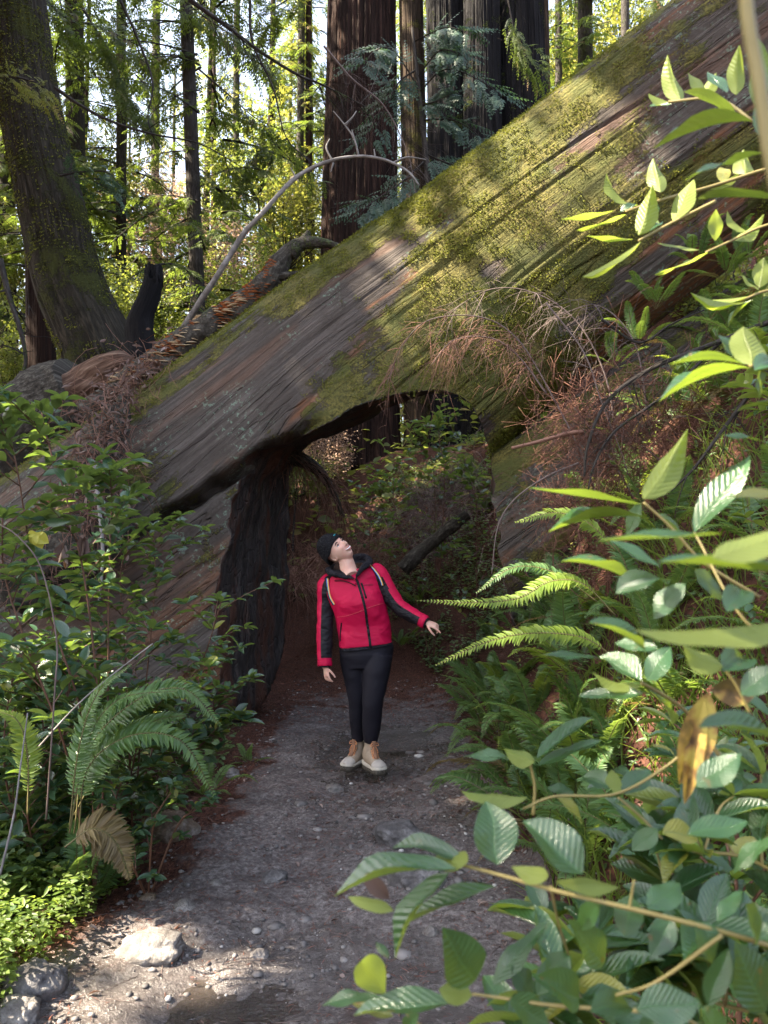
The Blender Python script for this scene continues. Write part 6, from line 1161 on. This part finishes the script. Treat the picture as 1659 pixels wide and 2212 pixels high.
# boots
def boot(ankle, toe_dir, sc=1.0):
    f_ = nrm(np.array([toe_dir[0], toe_dir[1], 0])); s_ = np.array([-f_[1], f_[0], 0]); up = np.array([0, 0, 1.0]); o0 = ankle.copy()
    bt = bpy.data.objects.new('boot', None); COL.objects.link(bt); bt.parent = person; bt.location = [float(c) for c in (o0 - np.array(person.location))]
    def put(mb, name, mat, par=None):
        o = mb.build(name, MT[mat], None); o.data.transform(Matrix.Translation(-Vector(o0))); o.parent = bt; return o
    # cross sections from heel to toe: y along the foot, half width, height, base
    S_ = [(-.070, .018, .085), (-.062, .034, .125), (-.035, .041, .135), (.0, .043, .132), (.030, .042, .112), (.060, .043, .088), (.095, .047, .066), (.130, .049, .054), (.160, .045, .047), (.180, .034, .040), (.190, .016, .030)]
    g_ = catmull(np.array(S_), 50); a = np.linspace(0, 2 * np.pi, 41)[:-1]; ca, sa = np.cos(a), np.sin(a)
    C_ = o0[None] + f_ * g_[:, :1] * sc + up * (.022 + g_[:, 2:] / 2) * sc; hw = g_[:, 1:2] * (np.sign(ca) * np.abs(ca) ** .75)[None] * (1 - .30 * np.maximum(sa, 0)[None]); hz_ = g_[:, 2:] / 2 * (np.sign(sa) * np.abs(sa) ** .8)[None]
    V_ = C_[:, None] + s_ * hw[..., None] * sc + up * hz_[..., None] * sc; V_ += nrm(V_ - C_[:, None]) * (fbm(V_ * 22, 3, 70) * .0035)[..., None]; Q_, T_ = close_grid(V_); mb = MB(); mb.put(np.vstack([V_.reshape(-1, 3), C_[:1], C_[-1:]]), Q_, T_); 
    limb(mb, [o0 + up * .09 * sc, o0 + up * .15 * sc - f_ * .004, o0 + up * .19 * sc - f_ * .004], [.041 * sc, .041 * sc, .044 * sc], 10, 24); limb(mb, [o0 + f_ * .05 * sc + up * .11 * sc, o0 + f_ * .045 * sc + up * .15 * sc, o0 + f_ * .050 * sc + up * .178 * sc], [.022 * sc, .024 * sc, .018 * sc], 10, 14); put(mb, 'upper', 'boot')
    mb = MB(); sel = (g_[:, 0] > .118); Vt = C_[:, None] + (V_ - C_[:, None]) * 1.045; Vt = Vt[sel]; q5, t5 = close_grid(Vt); mb.put(np.vstack([Vt.reshape(-1, 3), Vt[0].mean(0), Vt[-1].mean(0)]), q5, t5); put(mb, 'toe_cap', 'boot2')
    mb = MB(); limb(mb, [o0 + f_ * .105 * sc + up * .078 * sc, o0 + f_ * .07 * sc + up * .112 * sc, o0 + f_ * .052 * sc + up * .15 * sc, o0 + f_ * .055 * sc + up * .192 * sc], [.014, .019, .021, .016], 14, 12); put(mb, 'tongue', 'tan')
    mb = MB(); limb(mb, [o0 - f_ * .062 * sc + up * .05 * sc, o0 - f_ * .05 * sc + up * .11 * sc], [.022, .016], 8, 12); limb(mb, [o0 - f_ * .03 * sc + up * .178 * sc + s_ * .03, o0 - f_ * .048 * sc + up * .185 * sc, o0 - f_ * .03 * sc + up * .178 * sc - s_ * .03], [.012, .014, .012], 8, 10); put(mb, 'heel_panel', 'boot2')
    for nm_, z0, z1, k_, mt in (('sole', .012, .034, 1.06, 'sole'), ('tread', -.012, .018, 1.09, 'tread')):
        out = []
        gg = catmull(np.array([(y, w_ * k_ + .003) for y, w_, h_ in S_]), 40)
        ys = np.concatenate([gg[:, 0] * 1.02, gg[::-1, 0] * 1.02]); ws = np.concatenate([gg[:, 1], -gg[::-1, 1]])
        lo = o0 + f_ * ys[:, None] * sc + s_ * ws[:, None] * sc + up * (z0 + .006 * np.sin(np.clip(ys, 0, .2) * 14) ** 2 * 2.0)[:, None] * sc; hi = o0 + f_ * ys[:, None] * sc + s_ * ws[:, None] * .97 * sc + up * (z1 + .012 * sm(ys, .12, .19) + .008 * sm(-ys, .02, .07))[:, None] * sc
        if nm_ == 'tread': lo = lo + up * (.004 * np.sign(np.sin(np.arange(80) * 1.6)))[:, None] * sc
        ring = np.stack([lo, hi]); Q2, T2 = close_grid(ring); mb = MB(); mb.put(np.vstack([ring.reshape(-1, 3), lo.mean(0)[None], hi.mean(0)[None]]), Q2, T2); put(mb, nm_, mt)
    mb = MB()
    for i_ in range(7):
        t = i_ / 6; y = .100 - .062 * t; z = .080 + .082 * t; w_ = .024 - .003 * t
        for sg in (-1, 1): limb(mb, [o0 + (f_ * y + s_ * sg * w_ + up * (z - .006)) * sc, o0 + (f_ * (y - .004) + up * (z + .010)) * sc, o0 + (f_ * (y - .010) - s_ * sg * w_ + up * (z + .004)) * sc], [.0034, .0034], 8, 6)
    kn = o0 + (f_ * .058 + up * .168) * sc
    for sg in (-1, 1):
        limb(mb, [kn, kn + s_ * sg * .022 + up * .012 + f_ * .01, kn + s_ * sg * .030 - up * .008 + f_ * .012, kn], [.0024, .0024], 14, 6); limb(mb, [kn, kn + s_ * sg * .016 - up * .03 + f_ * .020, kn + s_ * sg * .018 - up * .055 + f_ * .034], [.0024, .0022], 10, 6)
    put(mb, 'laces', 'lace'); mb = MB(); limb(mb, [o0 + up * .155 * sc, o0 + up * .19 * sc], [.037, .036], 6, 18); put(mb, 'sock', 'blk')
    return bt
for ax_, ay_, tx, ty in [(-.24, 5.66, -.50, -.87), (-.06, 5.50, .42, -.90)]:
    pass
def foot_at(x, y, d): p = Z(x, y, d); return p
b1 = Z(505, 1868, 5.62); b2 = Z(612, 1885, 5.475)
g1 = max(b1[2] - .175, 0); boot(np.array([b1[0], b1[1], b1[2] - .172]), (-.50, -.87), 1.0); boot(np.array([b2[0], b2[1], b2[2] - .178]), (.42, -.90), 1.04)
print('boot bases', b1[2] - .165, b2[2] - .17, 'ground', ground_z(b1[0], b1[1]), ground_z(b2[0], b2[1]))
# ---------------------------------------------------------------- unseen trees added outside the frame so that their canopy shades the trail
LIT = []
def lit(px, py, d, r): LIT.append((P(px, py, d), r))
for a in [(880, 520, 6.0, .20), (960, 470, 5.95, .20), (1040, 430, 5.8, .26), (1110, 380, 5.8, .26), (1190, 300, 5.75, .22), (1080, 500, 5.75, .2), (1230, 480, 5.5, .20), (1300, 380, 5.5, .24), (1340, 330, 5.5, .2), (1400, 300, 5.4, .16), (1160, 440, 5.6, .22), (1000, 560, 5.8, .16), (1250, 240, 5.8, .16), (1180, 770, 5.6, .26), (1110, 800, 5.6, .20), (1250, 720, 5.5, .20), (1000, 700, 4.8, .25), (1130, 650, 4.8, .2), (900, 720, 4.8, .15), (1340, 610, 5.3, .12), (1450, 400, 1.2, .24), (1330, 470, 1.2, .16), (1560, 430, 1.2, .2), (1500, 200, 1.05, .2), (1600, 640, 1.2, .12), (1600, 170, .9, .12),
          (1200, 1112, 3.1, .16), (1130, 1125, 3.1, .08), (1190, 1262, 3.1, .15), (1060, 1300, 3.1, .14), (1130, 1380, 3.05, .12), (1000, 1410, 3.05, .08), (60, 1960, 2.9, .26), (120, 1880, 3.0, .2), (30, 2060, 2.6, .18), (1620, 1200, .45, .06), (1550, 1355, .48, .05), (1250, 860, 5.3, .18), (1140, 925, 5.9, .16), (1085, 990, 6.0, .10), (1200, 940, 4.7, .12), (740, 1880, 3.7, .16), (560, 1885, 3.7, .15), (900, 1830, 3.8, .14), (430, 1880, 3.7, .10), (640, 1385, 11.5, .5), (720, 960, 16, 1.2), (1400, 1850, 2.3, .12), (1500, 1700, 2.2, .10), (1400, 650, 5.0, .08), (45, 1560, 2.9, .12), (200, 800, 7.5, .15), (1150, 1530, 4.2, .10), (1240, 1480, 4.0, .10), (1080, 1480, 4.6, .08), (1300, 1560, 3.4, .10), (1050, 1640, 4.2, .07), (1350, 1440, 3.6, .08), (1500, 900, 4.2, .10), (1420, 760, 4.8, .10), (1480, 1080, 4.0, .08), (1330, 1700, .85, .05), (1430, 1020, .8, .07), (1610, 750, .8, .06), (1580, 1060, .7, .07), (790, 2100, .72, .03), (730, 340, 7, .15), (560, 450, 7, .15)]: lit(*a)
LP_ = np.array([a for a, r in LIT]); LR_ = np.array([r for a, r in LIT])
rs = np.random.default_rng(3)
e1 = nrm(np.cross(SUN, [0, 0, 1])); e2 = np.cross(e1, SUN)
n_ = 120000; cen_ = np.array([0, 4.5, 1.5]); uu = (rs.random(n_) - .5) * 17; vv_ = (rs.random(n_) - .5) * 11 + .5; tt = 13 + 8 * rs.random(n_)
pp = cen_ + e1 * uu[:, None] + e2 * vv_[:, None] + SUN * tt[:, None]
# noise clumping, with gaps cut so that sun falls on the listed patches
kp = fbm(pp * .8, 3, 13) > -.30
rel = pp[:, None] - LP_[None]; al = rel @ SUN; dist = np.linalg.norm(rel - al[..., None] * SUN, axis=-1); kp &= ~((dist < LR_ + .14).any(1) & (rs.random(len(pp)) > .05))
pp = pp[kp]
print('canopy', len(pp))
tr_ = [(-11.5, -2.5), (-12.5, 2.0), (-11.0, 6.5), (-13.5, 10.5), (-15.5, 5.0), (-15.0, -1.0)]
own = np.argmin([np.hypot(pp[:, 0] - x, pp[:, 1] - y) for x, y in tr_], 0)
for i_, (x, y) in enumerate(tr_):
    e = empty('redwood_tree', (x, y, 0), 'unseen redwood added left of the trail to shade it', 'tree', 'unseen trees added for their shade'); mb = MB(); trunk(mb, [[x, y, -1], [x, y, 10], [x, y, 24]], .55, .2, 20, 20, 500 + i_, .06, 9, .2); mb.build('trunk', MT['redwood'], e)
    q = pp[own == i_]; mb = MB(); m_ = len(q); s_ = .20 + .18 * rs.random(m_); scatter(mb, RH, q, rdir(m_, -.5, .4), rdir(m_, .1, 1), s_, s_ * .62, rs.random(m_)); mb.build('crown', MT['conifer'], e)

# more unseen trees added left of the woods, to throw broken shade behind the log
n_ = 52000; cen_ = np.array([0, 20.0, 5.0]); uu = (rs.random(n_) - .5) * 22; vv_ = (rs.random(n_) - .5) * 20; tt = 14 + 9 * rs.random(n_)
pp = cen_ + e1 * uu[:, None] + e2 * vv_[:, None] + SUN * tt[:, None]
rel = pp - CAM; px_ = rel[:, 0] / np.maximum(rel[:, 1], .1); kp = (fbm(pp * .55, 3, 23) > -.02) & (px_ < -.60); pp = pp[kp]
rel = pp[:, None] - LP_[None]; al = rel @ SUN; dist = np.linalg.norm(rel - al[..., None] * SUN, axis=-1); pp = pp[~(dist < LR_ + .14).any(1)]
tr_ = [(-14, 15), (-17, 20), (-20, 26), (-22, 19)]; own = np.argmin([np.hypot(pp[:, 0] - x, pp[:, 1] - y) for x, y in tr_], 0)
for i_, (x, y) in enumerate(tr_):
    e = empty('redwood_tree', (x, y, 3), 'unseen redwood added far left to shade the woods behind the log', 'tree', 'unseen trees added for their shade'); mb = MB(); trunk(mb, [[x, y, 2], [x, y, 12], [x, y, 28]], .6, .2, 20, 20, 540 + i_, .06, 9, .2); mb.build('trunk', MT['redwood'], e)
    q = pp[own == i_]; mb = MB(); m_ = len(q); s_ = .3 + .3 * rs.random(m_); scatter(mb, RH, q, rdir(m_, -.5, .4), rdir(m_, .1, 1), s_, s_ * .62, rs.random(m_)); mb.build('crown', MT['conifer'], e)
